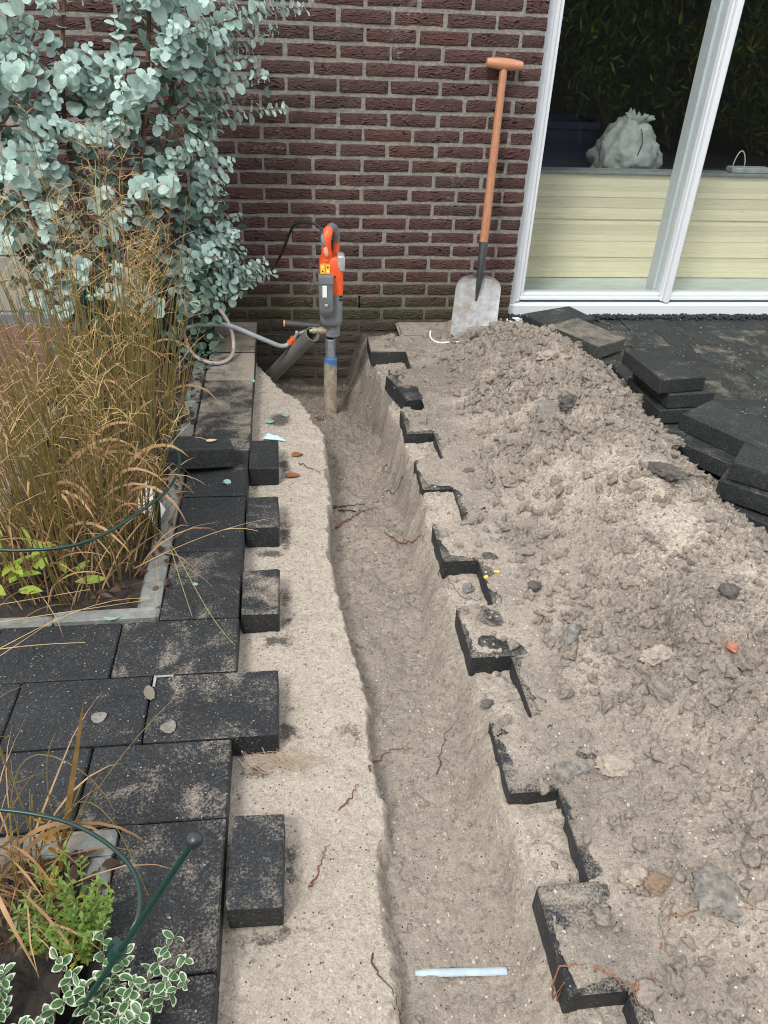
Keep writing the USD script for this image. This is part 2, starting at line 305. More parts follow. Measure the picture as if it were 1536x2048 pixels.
# ------------------------------------------------------------------ height fields
fbm, noise = meshkit.fbm, meshkit.noise
def ip(y, pts):
    a = np.array(sorted(pts)); return np.interp(y, a[:, 0], a[:, 1])
ROW0, ROWP = -.19, .1975                        # right paving courses: row k spans y in [ROW0-(k+1)*p, ROW0-k*p]
XL = [(-.0, -1.19), (-.25, -1.185), (-.37, -1.15), (-.61, -1.06), (-.76, -.98), (-1.03, -.90), (-1.5, -.90), (-1.91, -.91), (-2.13, -.88), (-2.39, -.86), (-2.7, -.86), (-3.0, -.87), (-3.7, -.88)]
XR = [(0, -.63), (-.5, -.61), (-1.0, -.60), (-1.2, -.575), (-2.2, -.575), (-2.43, -.56), (-2.77, -.58), (-3.7, -.56)]
XFL = [(0, -.74), (-.3, -.74), (-.6, -.66), (-1.0, -.615), (-1.3, -.62), (-1.8, -.635), (-2.1, -.65), (-2.4, -.635), (-2.6, -.645), (-2.9, -.62), (-3.7, -.66)]
DEP = [(0, -.335), (-.6, -.322), (-1.0, -.26), (-1.5, -.205), (-2.0, -.172), (-2.5, -.150), (-3.0, -.135), (-3.7, -.13)]
def sstep(t): t = np.clip(t, 0, 1); return t * t * (3 - 2 * t)
def stamp(Z, xs, ys, n, rr, where, seed, flat=.75, emb=.35, sharp=.35):
    """Crumbs pressed into a height field: faceted lumps of radius rr at random places allowed by where(x, y)."""
    g = np.random.default_rng(seed); h = xs[1] - xs[0]; base = Z.copy()
    for _ in range(n):
        x, y = g.uniform(xs[0], xs[-1]), g.uniform(ys[0], ys[-1])
        if g.random() > where(x, y): continue
        r = rr[0] + (rr[1] - rr[0]) * g.random() ** 3
        i0, j0 = int((x - xs[0]) / h), int((y - ys[0]) / h); k = int(r / h) + 2
        a, b, c, d = max(0, j0 - k), min(len(ys), j0 + k + 1), max(0, i0 - k), min(len(xs), i0 + k + 1)
        if b - a < 3 or d - c < 3: continue
        U, V = np.meshgrid((xs[c:d] - x) / r, (ys[a:b] - y) / r)
        th = g.uniform(0, 6.3); e = g.uniform(.65, 1.35)
        P = (U * math.cos(th) + V * math.sin(th)) * e; Q = (-U * math.sin(th) + V * math.cos(th)) / e
        ang = np.arctan2(Q, P); wob = 1 + sharp * .5 * np.sin(2 * ang + g.uniform(0, 6)) * g.random() + sharp * .5 * np.sin(3 * ang + g.uniform(0, 6)) * g.random()
        d2 = (P * P + Q * Q) / wob ** 2
        tx, ty = g.normal(0, .35, 2)
        hh = r * flat * (np.sqrt(np.clip(1 - d2, 0, 1)) - emb + .5 * (tx * P + ty * Q) * (d2 < 1))
        hh = np.minimum(hh, r * flat * g.uniform(.35, .7))
        m = d2 < 1
        z0 = base[min(j0, len(ys) - 1), min(i0, len(xs) - 1)]
        sub = Z[a:b, c:d]; new = base[a:b, c:d] * .6 + z0 * .4 + hh
        Z[a:b, c:d] = np.where(m & (new > sub), new, sub)
    return Z
def grid_faces(nx, ny):
    i, j = np.meshgrid(np.arange(nx - 1), np.arange(ny - 1)); a = (j * nx + i).ravel()
    return np.vstack([np.c_[a, a + 1, a + nx + 1], np.c_[a, a + nx + 1, a + nx]])
class Field:
    def __init__(s, xs, ys, Z):
        from scipy.interpolate import RegularGridInterpolator
        s.f = RegularGridInterpolator((ys, xs), Z, bounds_error=False, fill_value=None)
    def __call__(s, x, y): return s.f(np.stack(np.broadcast_arrays(y, x), -1))

# bed of sand with the trench in it
bx, by = np.arange(-1.24, -.40, .0036), np.arange(-3.72, .0005, .0036)
X, Y = np.meshgrid(bx, by)
P3 = np.stack([X, Y, 0 * X], -1)
wig = (fbm(P3 * 7, 3, 3) - .5) * .042 + (fbm(P3 * 45, 3, 8) - .5) * .020
xl, xr_, xfl, dep = ip(Y, XL) + wig, ip(Y, XR) + .8 * (fbm(P3 * 11, 3, 5) - .5) * .08, ip(Y, XFL) + (fbm(P3 * 8, 3, 6) - .5) * .08, ip(Y, DEP)
ledge = -.070 + (fbm(P3 * 6, 3, 11) - .5) * .016
rec = sstep((X + .60) / .10)                                                # behind the right lip the sand stays higher in places
ledgeR = ip(Y, [(0, -.066), (-1.0, -.062), (-1.25, -.045), (-1.42, -.018), (-1.68, -.020), (-1.84, -.060), (-2.4, -.064), (-2.58, -.026), (-2.72, -.040), (-2.95, -.060), (-3.7, -.06)]) + rec * .016 * fbm(P3 * 5 + 9, 2, 13) + (fbm(P3 * 25, 3, 14) - .5) * .02
floor_ = dep + (fbm(P3 * 7, 4, 17) - .5) * .055 + .028 * sstep((Y + 1.2) / .6) * (fbm(P3 * 14, 3, 29) - .4) + .02 * ((X - (xl + xr_) / 2) / .2) ** 2
leftw = 1 - sstep((X - xl) / (.008 + .10 * np.clip(fbm(P3 * 6, 3, 21) - .42, 0, 1)))
tr = np.clip((X - xfl) / np.maximum(xr_ - xfl, .035), 0, 1)
rightw = (.55 * tr + .45 * sstep(tr)) * (1 + .5 * (fbm(P3 * 12, 4, 23) - .5) * (1 - tr))
Zb = np.where(leftw > 0, floor_ + (ledge - floor_) * leftw, floor_ + (ledgeR - floor_) * np.clip(rightw, 0, 1))
mid = (leftw < .05) & (tr < .98)
Zb += np.where(mid, (fbm(P3 * 38, 4, 31) - .5) * .026 * (.5 + .5 * sstep((Y + 2.3) / .5)), (fbm(P3 * 45, 4, 33) - .5) * .010)
Zb += np.where((leftw < .05) & (tr < 1), (fbm(P3 * 17, 4, 91) - .5) * .085 * 4 * tr * (1 - tr) * (.35 + .65 * sstep((Y + 2.4) / 1.6)), 0) + np.where(leftw < .05, (fbm(P3 * 22, 4, 92) - .45) * .03 * sstep((Y + 1.7) / .5) * (1 - tr), 0)
# groove scooped out of the trench floor next to the wall, heel marks of the spade further on
for (gx, gy, r, d) in ((-.72, -.62, .05, .03), (-.78, -1.02, .06, .02), (-.83, -1.33, .045, .018), (-.70, -.9, .05, .02)):
    Zb -= d * np.exp(-((X - gx) ** 2 + ((Y - gy) * 1.3) ** 2) / r ** 2)
onfloor = lambda x, y: (.95 if x > ip(y, XL) + .03 else (.7 if x > ip(y, XL) - .02 else .2)) * (1.0 if y > -1.8 else .35)
Zb = stamp(Zb, bx, by, 2600, (.005, .019), onfloor, 101, .8)
Zb = stamp(Zb, bx, by, 420, (.010, .024), lambda x, y: 1.0 if (x > ip(y, XR) + .005 and x < -.42) else 0, 102, .9)
hbed = Field(bx, by, Zb)
wetb = np.where(leftw > .5, .05 + .0 * X, np.where(tr > .97, .16, .66 - .34 * tr))
wetb = wetb + .30 * sstep((Y + .95) / .5) * (leftw < .6) + .10 * (fbm(P3 * 3, 3, 41) - .5) - .10 * sstep((-2.2 - Y) / .6) * (leftw < .5) * (tr < .9)
darkb = .12 + .16 * (leftw > .5) + .55 * np.exp(-((Y + .02) / .07) ** 2)
for k in range(5):                                                          # black grit left on the sand by lifted tiles
    yc = -1.30 - .3945 * k
    darkb += (.42 * np.exp(-(((X + 1.045) / .03) ** 2 + ((Y - yc) / .12) ** 2)) + .40 * np.exp(-(((X + 1.10) / .06) ** 2 + ((Y - yc + .115) / .03) ** 2)) + .32 * np.exp(-(((X + 1.13) / .05) ** 2 + ((Y - yc - .13) / .04) ** 2))) * np.clip((fbm(P3 * 26, 4, 43) - .34) * 3.2, 0, 1)
darkb += .5 * np.exp(-(((X + 1.06) / .05) ** 2 + ((Y + .92) / .06) ** 2)) + .3 * np.exp(-(((X + .9) / .04) ** 2 + ((Y + 2.52) / .06) ** 2)) * np.clip((fbm(P3 * 30, 3, 47) - .38) * 5, 0, 1)
vb = np.c_[X.ravel(), Y.ravel(), Zb.ravel()]
sand_bed = obj('sand_bed', (vb, grid_faces(len(bx), len(by))), M_SAND, smooth=True, kind='structure', prim={'wet': wetb.ravel(), 'dark': darkb.ravel(), 'lumpy': np.where(leftw > .5, .42, .55).ravel()})

# right paving edge
def tile_edge(y):
    k = np.floor((ROW0 + .0 - y) / ROWP); return np.where(np.mod(k, 2) == 0, -.585, -.482)
hx, hy = np.arange(-.64, .60, .0031), np.arange(-3.72, -.0005, .0031)
X, Y = np.meshgrid(hx, hy); P3 = np.stack([X, Y, 0 * X], -1)
xt = ip(Y, [(0, -.12), (-.15, -.14), (-.3, -.24), (-.5, -.33), (-.9, -.37), (-1.4, -.36), (-2, -.34), (-2.6, -.36), (-3.7, -.42)]) + (fbm(P3 * 5, 3, 51) - .5) * .14
xc = ip(Y, [(0, .0), (-.3, .0), (-.8, .06), (-1.5, .10), (-2.2, .12), (-3.7, .10)]) + (fbm(P3 * 3, 2, 52) - .5) * .1
xfo = ip(Y, [(0, .12), (-.1, .2), (-.35, .37), (-.7, .42), (-.9, .43), (-1.2, .42), (-1.5, .43), (-2, .47), (-2.6, .52), (-3.7, .57)]) + (fbm(P3 * 7, 3, 53) - .5) * .05
H = ip(Y, [(0, .0), (-.10, .03), (-.2, .07), (-.35, .115), (-.6, .17), (-.9, .195), (-1.4, .20), (-2, .20), (-2.6, .20), (-3.2, .19), (-3.7, .19)])
up = np.clip((X - xt) / (xc - xt), 0, 1); dn = np.clip((xfo - X) / (xfo - xc), -.3, 1)
prof = np.where(X < xc, sstep(up) * .8 + .2 * np.sin(up * np.pi / 2), np.where(dn > 0, .8 * sstep(dn) + .2 * np.sin(dn * np.pi / 2), dn * .5))
thin = .004 + .012 * (fbm(P3 * 10, 3, 55) - .42)
for (px, py, r) in ((-.53, -2.975, .045), (-.50, -2.99, .04), (-.50, -2.22, .028), (-.53, -2.31, .022), (-.47, -2.34, .03), (-.57, -.35, .07), (-.42, -.12, .09), (-.3, -.06, .06), (-.47, -2.02, .022), (-.44, -1.95, .02)):
    thin -= .022 * np.exp(-((X - px) ** 2 + (Y - py) ** 2) / r ** 2)
rocky = np.clip(up * 1.9, 0, 1); clus = np.clip((fbm(P3 * 5.5 + 2, 3, 81) - .36) * 5, .12, 1); lump = clus * (1 - .55 * np.exp(-(((X - .1) / .22) ** 2 + ((Y + 1.95) / .38) ** 2)) - .1 * sstep((-2.5 - Y) / .4))
Zh = thin * (1 - rocky) + H * prof + rocky * ((fbm(P3 * 5, 3, 57) - .5) * .085 + lump * (.030 * (np.abs(fbm(P3 * 15, 2, 58) - .5) * 2 - .25) + .017 * (np.abs(fbm(P3 * 34 + 3, 2, 59) - .5) * 2 - .25) + .015 * (fbm(P3 * 62, 2, 70) - .5) * 2 + .009 * (fbm(P3 * 135, 2, 73) - .5) * 2)) + (1 - rocky) * ((fbm(P3 * 50, 3, 60) - .5) * .008 + (fbm(P3 * 110, 2, 61) - .5) * .006)
Zh -= .3 * np.maximum(0, -dn)
Hd = lambda x, y: (1.0 if x > float(ip(y, [(0, -.16), (-.5, -.34), (-3.7, -.42)])) else .10)
bright_spot = lambda x, y: .4 if (-2.3 < y < -1.6 and -.15 < x < .35) else 1.0
Zh = stamp(Zh, hx, hy, 5200, (.006, .018), lambda x, y: Hd(x, y) * bright_spot(x, y), 111, 1.2, .2)
Zh = stamp(Zh, hx, hy, 260, (.012, .040), lambda x, y: Hd(x, y) * bright_spot(x, y) * (1 if x > -.33 else .0), 112, 1.0, .25, .6)
ed = X - tile_edge(Y)
# distance to the step edges of the stagger as well
kf = np.mod((ROW0 - Y) / ROWP, 1) * ROWP; odd = np.mod(np.floor((ROW0 - Y) / ROWP), 2)
dfront = np.where((odd == 0) & (X < -.482), np.minimum(ROWP - kf, 9), 9); dback = np.where((odd == 0) & (X < -.482), kf, 9)
de = np.minimum(ed, np.minimum(dfront, dback * 3)) - .052 * np.clip(fbm(P3 * 14, 4, 62) - .30, 0, 1) - .012 * (fbm(P3 * 90, 2, 66) - .5) + .002
Zh = np.where((up < .4), np.minimum(Zh, -.006 + np.maximum(de, 0) * .8 + .003 * (fbm(P3 * 120, 2, 67) - .5)), Zh)
inside = (ed > .001) & (dfront > .001) & (dback > .001)
Zh = np.where(Y > -.012, np.minimum(Zh, -.01), Zh)
hheap = Field(hx, hy, Zh)
weth = .55 + 1.1 * (fbm(P3 * 6.5, 4, 63) - .47) + .22 * np.exp(-((Y + .45) / .45) ** 2) - .50 * np.exp(-(((X - .1) / .26) ** 2 + ((Y + 1.95) / .42) ** 2)) - .12 * np.exp(-((X + .12) / .13) ** 2 - ((Y + 1.0) / .6) ** 2)
darkh = .27 + .85 * (fbm(P3 * 9, 4, 65) - .45) * rocky + .22 * np.exp(-((X - .36) / .10) ** 2) * rocky
f = grid_faces(len(hx), len(hy)); ok = inside.ravel()[f].all(1) & (Zh.ravel()[f] > -.05).any(1)
f = f[ok]; keep, inv = np.unique(f, return_inverse=True); f = inv.reshape(-1, 3)
heap = obj('sand_heap', (np.c_[X.ravel(), Y.ravel(), Zh.ravel()][keep], f), M_SAND, smooth=True, label='long lumpy heap of dug-out sand and soil on the paving right of the trench', cat='sand heap', prim={'wet': weth.ravel()[keep], 'dark': darkh.ravel()[keep], 'lumpy': np.clip(.4 + .6 * rocky, 0, 1).ravel()[keep]})
USED[('/World', 'sand_heap')] = 1
def ground(x, y):
    """Height of whatever sand or paving lies at x, y."""
    b = float(hbed(x, y)) if -1.165 < x < -.4 else -9.0
    e = float(tile_edge(y)); h = max(0.0, float(hheap(x, y))) if x > e and y > -3.72 else -9.0
    t = 0.0 if (x < -1.165 or x > e) else -9.0
    return max(b, h, t)

# ------------------------------------------------------------------ ground and paving
def sheet(x0, x1, y0, y1, z, n=2):
    xs, ys = np.linspace(x0, x1, n), np.linspace(y0, y1, n); A, B = np.meshgrid(xs, ys)
    return np.c_[A.ravel(), B.ravel(), np.full(A.size, z)], grid_faces(n, n)
g = MB()
for r in ((-60, -1.2, -60, .2), (-.42, 60, -60, .0), (-1.2, -.42, -60, -3.70)): g.add(*sheet(r[0], r[1], r[2], r[3], -.085))
for r in ((-60, -2.07, .2, 60), (3.2, 60, 0, 60)): g.add(*sheet(r[0], r[1], r[2], r[3], -.085))
g.add(*sheet(-1.25, -.38, -3.75, .03, -.62))
g.add([(-1.2, -3.75, -.085), (-1.2, .03, -.085), (-1.2, .03, -.62), (-1.2, -3.75, -.62)], [(0, 1, 2, 3)])
obj('ground', g.mesh(), M_SOIL, kind='structure')

left = thing('left_paving', None, None, (-1.3, -2, 0), kind='structure')
TB = .0032
def tl(x0, x1, y0, y1, m, parent, dz=None, gap=.0022):
    z = rng.normal(0, .0013) if dz is None else dz
    return obj('tile', cbox(x0 + gap, x1 - gap, y0 + gap, y1 - gap, -.07, z, TB, .0006), M_TILE[m] if isinstance(m, int) else m, parent)
for k, (y1, y0, m) in enumerate(((.0, -.08, 3), (-.08, -.38, 3), (-.38, -.68, 3), (-.68, -.98, 2), (-.98, -1.28, 2), (-1.28, -1.578, 0), (-1.578, -1.872, 0), (-1.872, -2.166, 1))):
    tl(-1.372, -1.165, y0, y1, m, left)
rows = [(-2.166, -2.362, -1.462), (-2.362, -2.563, -1.36), (-2.563, -2.761, -1.462)]
tl(-1.462, -1.165, -2.362, -2.166, 1, left); tl(-1.36, -1.062, -2.563, -2.362, 1, left); tl(-1.462, -1.165, -2.761, -2.563, 1, left)
for k, (y1, y0, xs_) in enumerate(rows):
    for j in range(5): tl(xs_ - .3 * (j + 1), xs_ - .3 * j, y0, y1, 0, left)
for k, (y1, y0, m) in enumerate(((-2.761, -3.055, 1), (-3.055, -3.35, 1), (-3.35, -3.645, 0))): tl(-1.37, -1.165, y0, y1, m, left)

M_LIME_ST = simple('lime_stain', (.27, .26, .24), .9, .4, 140)
obj('lime_stain', cbox(-1.357, -1.312, -2.3725, -2.3665, .001, .0036, .0008, .0003), M_LIME_ST, left); obj('lime_stain', cbox(-1.357, -1.351, -2.402, -2.373, .001, .0035, .0008, .0003), M_LIME_ST, left)
rightp = thing('right_paving', None, None, (0, -1, 0), kind='structure')
for k in range(-1, 17):
    y1, y0 = ROW0 - k * ROWP, ROW0 - (k + 1) * ROWP
    if k == -1:                                                            # course along the wall
        for j in range(3): tl(-.47 + .3 * j, -.17 + .3 * j, y0, -.004, (3, 2, 1)[j], rightp, 0.)
        continue
    e = float(tile_edge((y0 + y1) / 2))
    if k == 3: continue
    if k == 0: e = -.642
    m = 3 if k < 2 else 2
    tl(e, e + .3, y0, y1, m, rightp, 0.)
    if k < 3: tl(e + .3, e + .6, y0, y1, 2, rightp, 0.); tl(e + .6, e + .9, y0, y1, 1, rightp, 0.)
patio = thing('patio_paving', None, None, (1, -1, 0), kind='structure')
for k in range(0, 11):
    y1 = .065 - k * .2; off = [.71, .84, .93, .76, .88][k % 5]
    for j in range(-2, 4):
        x0 = off + .3 * j
        if x0 < .2 or x0 > 1.9: continue
        if k < 2 and x0 + .15 < .18: continue
        tl(x0, x0 + .3, y1 - .2, y1, M_PATIO2 if (k in (1, 2, 3, 4) and x0 < 1.3 and rng.random() < .75) else M_PATIO, patio, rng.normal(0, .0006) - (.004 if x0 < .5 else 0), .0012)
obj('outer_paving', sheet(1.7, 9, -5.0, .06, -.006), M_PATIO, patio)
obj('outer_paving', sheet(.3, 1.75, -5.0, -2.0, -.009), M_PATIO, patio)

# ------------------------------------------------------------------ window
win = thing('window_front', 'tall white-framed glass window front right of the brick wall', 'window', (.9, .1, 0))
def wb(name, x0, x1, y0, y1, z0, z1, m=M_WHITE, b=.004): return obj(name, cbox(x0, x1, y0, y1, z0, z1, b), m, win)
ZT = 2.5
wb('jamb', .096, .150, .062, .16, .02, ZT); wb('jamb_bead', .150, .176, .078, .16, .075, ZT); wb('jamb_bead', .176, .196, .092, .16, .085, ZT)
wb('mullion', .954, .982, .060, .17, .075, ZT); wb('mullion_core', .930, .994, .17, .265, .075, ZT)
wb('mullion_bead', .942, .954, .080, .168, .075, ZT); wb('mullion_bead', .982, .994, .080, .168, .075, ZT)
wb('jamb', 2.6, 2.66, .062, .16, .02, ZT)
for x0, x1 in ((.196, .942), (.994, 2.6)):
    wb('bottom_rail', x0 - .018, x1 + .018, .084, .16, .081, .098); wb('glazing_bead', x0, x1, .096, .16, .0985, .113)
    wb('top_rail', x0, x1, .08, .16, ZT - .08, ZT)
wb('rail_gap', .152, 2.6, .098, .16, .070, .080, M_DARK, .001)
wb('sill', .10, 2.66, .056, .17, .006, .069, b=.006)
wb('head', .096, 2.66, .05, .2, ZT, ZT + .25)
M_GLASS = mat('window_glass', {'g': ('geometry', {}), 'io': ('mix_float', {'a': 2.0, 'b': .5}), 't': ('transparent_bsdf', {'color': (.915, .96, .945)}), 'gl': ('glossy_bsdf', {'color': (1, 1, 1), 'roughness': .0}), 'f': ('fresnel', {}), 'm': ('mix_closure', {})},
              [('g.backfacing', 'io.fac'), ('io.result', 'f.IOR'), ('f.fac', 'm.fac'), ('t.BSDF', 'm.closure1'), ('gl.BSDF', 'm.closure2')], surface='m.closure')
for x0, x1 in ((.19, .946), (.990, 2.61)):
    obj('glass_pane', ([(x0, .118, .10), (x1, .118, .10), (x1, .118, ZT - .05), (x0, .118, ZT - .05)], [(0, 1, 2), (0, 2, 3)]), M_GLASS, win)
#PART2
# ------------------------------------------------------------------ room behind the glass
FZ = .035
room = thing('room', None, None, (1.5, 2, 0), kind='structure')
M_FLOOR = mat('pale_floor', {'g': ('geometry', {}), 'mp': ('mapping', {'scale': (2.2, 26, 1)}), 'n': ('noise_texture', {'scale': 3, 'detail': 6, 'roughness': .65, 'distortion': .8}),
               'r': ('rgb_ramp', {'ramp': [(.3, (.36, .40, .37)), (.5, (.50, .55, .51)), (.7, (.60, .64, .60))]}), 'p': ('principled_bsdf', {'roughness': .5})},
              [('g.position', 'mp.vector'), ('mp.vector', 'n.vector'), ('n.fac', 'r.fac'), ('r.color', 'p.base_color')])
obj('floor', cbox(.12, 4.4, .17, 4.2, -.03, FZ), M_FLOOR, room)
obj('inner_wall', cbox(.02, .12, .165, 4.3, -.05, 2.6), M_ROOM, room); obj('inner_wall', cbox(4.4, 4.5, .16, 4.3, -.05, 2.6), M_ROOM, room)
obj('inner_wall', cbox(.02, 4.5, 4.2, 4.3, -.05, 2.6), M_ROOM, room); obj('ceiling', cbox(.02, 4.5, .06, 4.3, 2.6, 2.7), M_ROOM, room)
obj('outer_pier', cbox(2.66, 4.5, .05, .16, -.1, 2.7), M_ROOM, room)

def wood_mat(name, c0, c1, axis=(3, 40, 40), rough=.55, sc=2.2):
    return mat(name, {'g': ('geometry', {}), 'oi': ('object_info', {}), 'mp': ('mapping', {'scale': axis}), 'n': ('noise_texture', {'scale': sc, 'detail': 6, 'roughness': .62, 'distortion': .9}),
        'r': ('rgb_ramp', {'ramp': [(.28, c0), (.62, c1)]}), 'tr': ('rgb_ramp', {'ramp': [(0, (.86, .84, .80)), (.5, (1, 1, 1)), (1, (1.08, 1.06, .98))]}), 'mu': ('mix_color', {'blend_type': 'multiply', 'fac': 1, 'use_clamp': False}),
        'kv': ('voronoi_texture', {'scale': .9}), 'kr': ('map_range', {'from_min': .10, 'from_max': .03, 'clamp': True, 'to_max': .75}), 'km': ('mix_color', {'b': (.25, .12, .05)}),
        'b': ('bump', {'distance': .0008, 'strength': 1}), 'p': ('principled_bsdf', {'roughness': rough})},
        [('g.position', 'mp.vector'), ('mp.vector', 'n.vector'), ('n.fac', 'r.fac'), ('oi.random', 'tr.fac'), ('r.color', 'mu.a'), ('tr.color', 'mu.b'), ('mp.vector', 'kv.vector'), ('kv.distance', 'kr.value'), ('kr.result', 'km.fac'), ('mu.result', 'km.a'), ('km.result', 'p.base_color'), ('n.fac', 'b.height'), ('b.normal', 'p.normal')])
M_PINE = wood_mat('pine_plank', (.70, .61, .44), (.78, .70, .53), (4, 60, 60))
ts = thing('timber_stack', 'pale yellow stack of planed pine planks indoors behind the window glass', 'timber stack', (1.4, .62, FZ))
z = FZ + .004
k = 0
while z < .60:
    h = [.031, .027, .034, .026, .030][k % 5]
    obj('plank', cbox(.26 - rng.random() * .02, 3.4 + rng.random() * .2, .615 + rng.normal(0, .0025), .69, z, z + h - .0005, .0007), M_PINE, ts); z += h; k += 1
obj('cover_board', cbox(.25, 3.5, .60, .70, z, z + .016, .003), simple('grey_board', (.20, .21, .21), .6), ts)
ZTOP = z + .016
# white sack
g_ = trimesh.creation.icosphere(4); v = np.array(g_.vertices); P = v.copy()
rad = 1 + .34 * (fbm(v * 2.1 + 4, 3, 71) - .5) + .30 * np.abs(fbm(v * 3.2 + 8, 3, 72) - .5) * 2 + .03 * np.sin(9 * np.arctan2(v[:, 1], v[:, 0]) + 5 * v[:, 2])
P = v * rad[:, None]; up_ = np.clip(P[:, 2], 0, 2)
P[:, 0] *= .185 * (1 - .42 * up_ ** 1.5); P[:, 1] *= .16 * (1 - .3 * up_); P[:, 2] *= .205
M_SACK = simple('white_sack', (.27, .285, .27), .55, .12, 12, .004, 55)
sk = thing('sack', 'crumpled white woven sack tied with a black cord, behind the glass', 'sack', (.84, .95, .45))
obj('bag', (P + (.95, .93, .645), np.array(g_.faces)), M_SACK, sk, smooth=True)
top = MB()
for a in np.linspace(0, 2 * np.pi, 9)[:-1]:
    q = smoothpath([(.97 + .02 * math.cos(a), .90, .80), (.975 + .05 * math.cos(a), .90 + .03 * math.sin(a), .84), (.98 + .085 * math.cos(a + .3), .90 + .05 * math.sin(a), .855 + .014 * math.sin(3 * a))], 7)
    top.add(*tube(q, [.022, .02, .019, .018, .016, .012, .004], 6))
obj('gathered_neck', top.mesh(), M_SACK, sk, smooth=True)
M_BLACKR = simple('black_rubber', (.012, .012, .013), .45, .3, 60)
obj('cord', tube(smoothpath([(.965, .82, .80), (.97, .785, .74), (.945, .765, .66), (.92, .77, .60)], 14), .0035, 5), M_BLACKR, sk)
M_BLUE = simple('dark_blue_plastic', (.005, .009, .032), .4)
bb = thing('blue_crate', 'dark blue plastic crate in the dim room left of the sack', 'crate', (.6, 1.15, .3))
for nm, a in (('side', (.40, .80, 1.05, 1.06, .3, .80)), ('side', (.40, .80, 1.36, 1.37, .3, .80)), ('side', (.40, .41, 1.061, 1.359, .3, .80)), ('side', (.79, .80, 1.061, 1.359, .3, .80)), ('base', (.411, .789, 1.061, 1.359, .3, .31)), ('rim', (.39, .81, 1.035, 1.049, .76, .80))):
    obj(nm, cbox(*a, b=.003), M_BLUE, bb)
obj('crate_foot', cbox(.42, .78, 1.08, 1.34, FZ, .299), M_DARK, bb)
cb = thing('carrier_box', 'small grey box with a thin wire handle on the planks at far right', 'box', (1.53, .64, ZTOP))
obj('box', cbox(1.45, 1.68, .615, .69, ZTOP + .001, ZTOP + .028, .004), simple('grey_card', (.30, .31, .31), .6), cb)
obj('handle', tube(smoothpath([(1.475, .65, ZTOP + .02), (1.475, .65, ZTOP + .085), (1.495, .65, ZTOP + .11), (1.52, .65, ZTOP + .085), (1.52, .65, ZTOP + .02)], 20), .003, 6), simple('pale_wire', (.5, .5, .46), .4), cb)

# ------------------------------------------------------------------ shovel
T = np.array([-.137, -.262, -.005]); TOP = np.array([-.069, -.028, 1.152]); ax = (TOP - T) / np.linalg.norm(TOP - T); L = np.linalg.norm(TOP - T)
u_ = np.cross(ax, [0, -1, 0]); u_ = np.cross([0, -1.0, 0], ax); u_ /= np.linalg.norm(u_); u_ *= np.sign(u_[0]); n_ = np.cross(u_, ax); n_ *= -np.sign(n_[1])   # n_ points to the viewer (-y)
n_ = -n_ if n_[1] > 0 else n_
S = lambda a, b, c: T + u_ * a + ax * b + n_ * c
M_STEEL = mat('worn_steel', {'g': ('geometry', {}), 'n': ('noise_texture', {'scale': 28, 'detail': 7, 'roughness': .7}), 'r': ('rgb_ramp', {'ramp': [(.3, (.30, .28, .26)), (.48, (.46, .46, .46)), (.66, (.60, .60, .60))]}),
    'n2': ('noise_texture', {'scale': 9, 'detail': 6, 'roughness': .7}), 'sr': ('map_range', {'from_min': .56, 'from_max': .66, 'clamp': True, 'to_max': .7}), 'm': ('mix_color', {'b': (.34, .27, .20)}), 'b': ('bump', {'distance': .0012, 'strength': 1}), 'p': ('principled_bsdf', {'roughness': .5, 'metallic': .35})},
    [('g.position', 'n.vector'), ('n.fac', 'r.fac'), ('g.position', 'n2.vector'), ('n2.fac', 'sr.value'), ('sr.result', 'm.fac'), ('r.color', 'm.a'), ('m.result', 'p.base_color'), ('n.fac', 'b.height'), ('b.normal', 'p.normal')])
M_DSTEEL = simple('dark_steel', (.055, .058, .062), .45, .35, 30, metallic=.4)
M_ASH = wood_mat('ash_handle', (.30, .13, .066), (.46, .215, .112), (30, 30, 3), .45, 3)
sh = thing('shovel', 'long wooden-handled steel shovel leaning upright against the brick wall', 'shovel', T)
nu, nv = 15, 19; hw, hl = .113, .315
G = np.zeros((nv, nu, 3)); B = np.zeros((nv, nu, 3))
for j in range(nv):
    tv = j / (nv - 1)
    wj = hw * (1 - .05 * tv) if tv < .72 else hw * .964 * (math.sqrt(max(0, 1 - ((tv - .72) / .28) ** 3.2 * .97)))
    for i in range(nu):
        s_ = -1 + 2 * i / (nu - 1); lo = .035 * s_ * s_ if tv < .5 else 0
        bb_ = hl * tv + lo * (1 - 2 * tv if tv < .5 else 0)
        c = .020 * s_ * s_ + .012 * (1 - tv) + .018 * tv * tv - .030 + .006 * math.exp(-(s_ / .12) ** 2) * sstep((tv - .3) / .5)
        G[j, i] = S(wj * s_, bb_, c); B[j, i] = S(wj * s_ * 1.004, bb_, c - .0035)
f = grid_faces(nu, nv); v = np.vstack([G.reshape(-1, 3), B.reshape(-1, 3)]); n0 = nu * nv
rim = [(0, i) for i in range(nu)] + [(j, nu - 1) for j in range(1, nv)] + [(nv - 1, i) for i in range(nu - 2, -1, -1)] + [(j, 0) for j in range(nv - 2, 0, -1)]
ri = [j * nu + i for j, i in rim]; e_ = []
for k in range(len(ri)):
    a, b = ri[k], ri[(k + 1) % len(ri)]; e_ += [(a, b, b + n0), (a, b + n0, a + n0)]
obj('blade', (v, np.vstack([f, f[:, ::-1] + n0, np.array(e_)])), M_STEEL, sh, smooth=40)
sp = [S(0, b, c) for b, c in ((.19, -.016), (.235, -.008), (.28, .002), (.33, .008), (.40, .005), (.455, 0))]
obj('socket', tube(sp, [.004, .010, .0145, .0175, .0195, .0212], 12), M_DSTEEL, sh, smooth=40)
obj('shaft', tube([S(0, b, 0) for b in np.linspace(.45, L - .03, 8)], [.0195, .0195, .019, .0185, .018, .0175, .017, .0165], 14), M_ASH, sh, smooth=40)
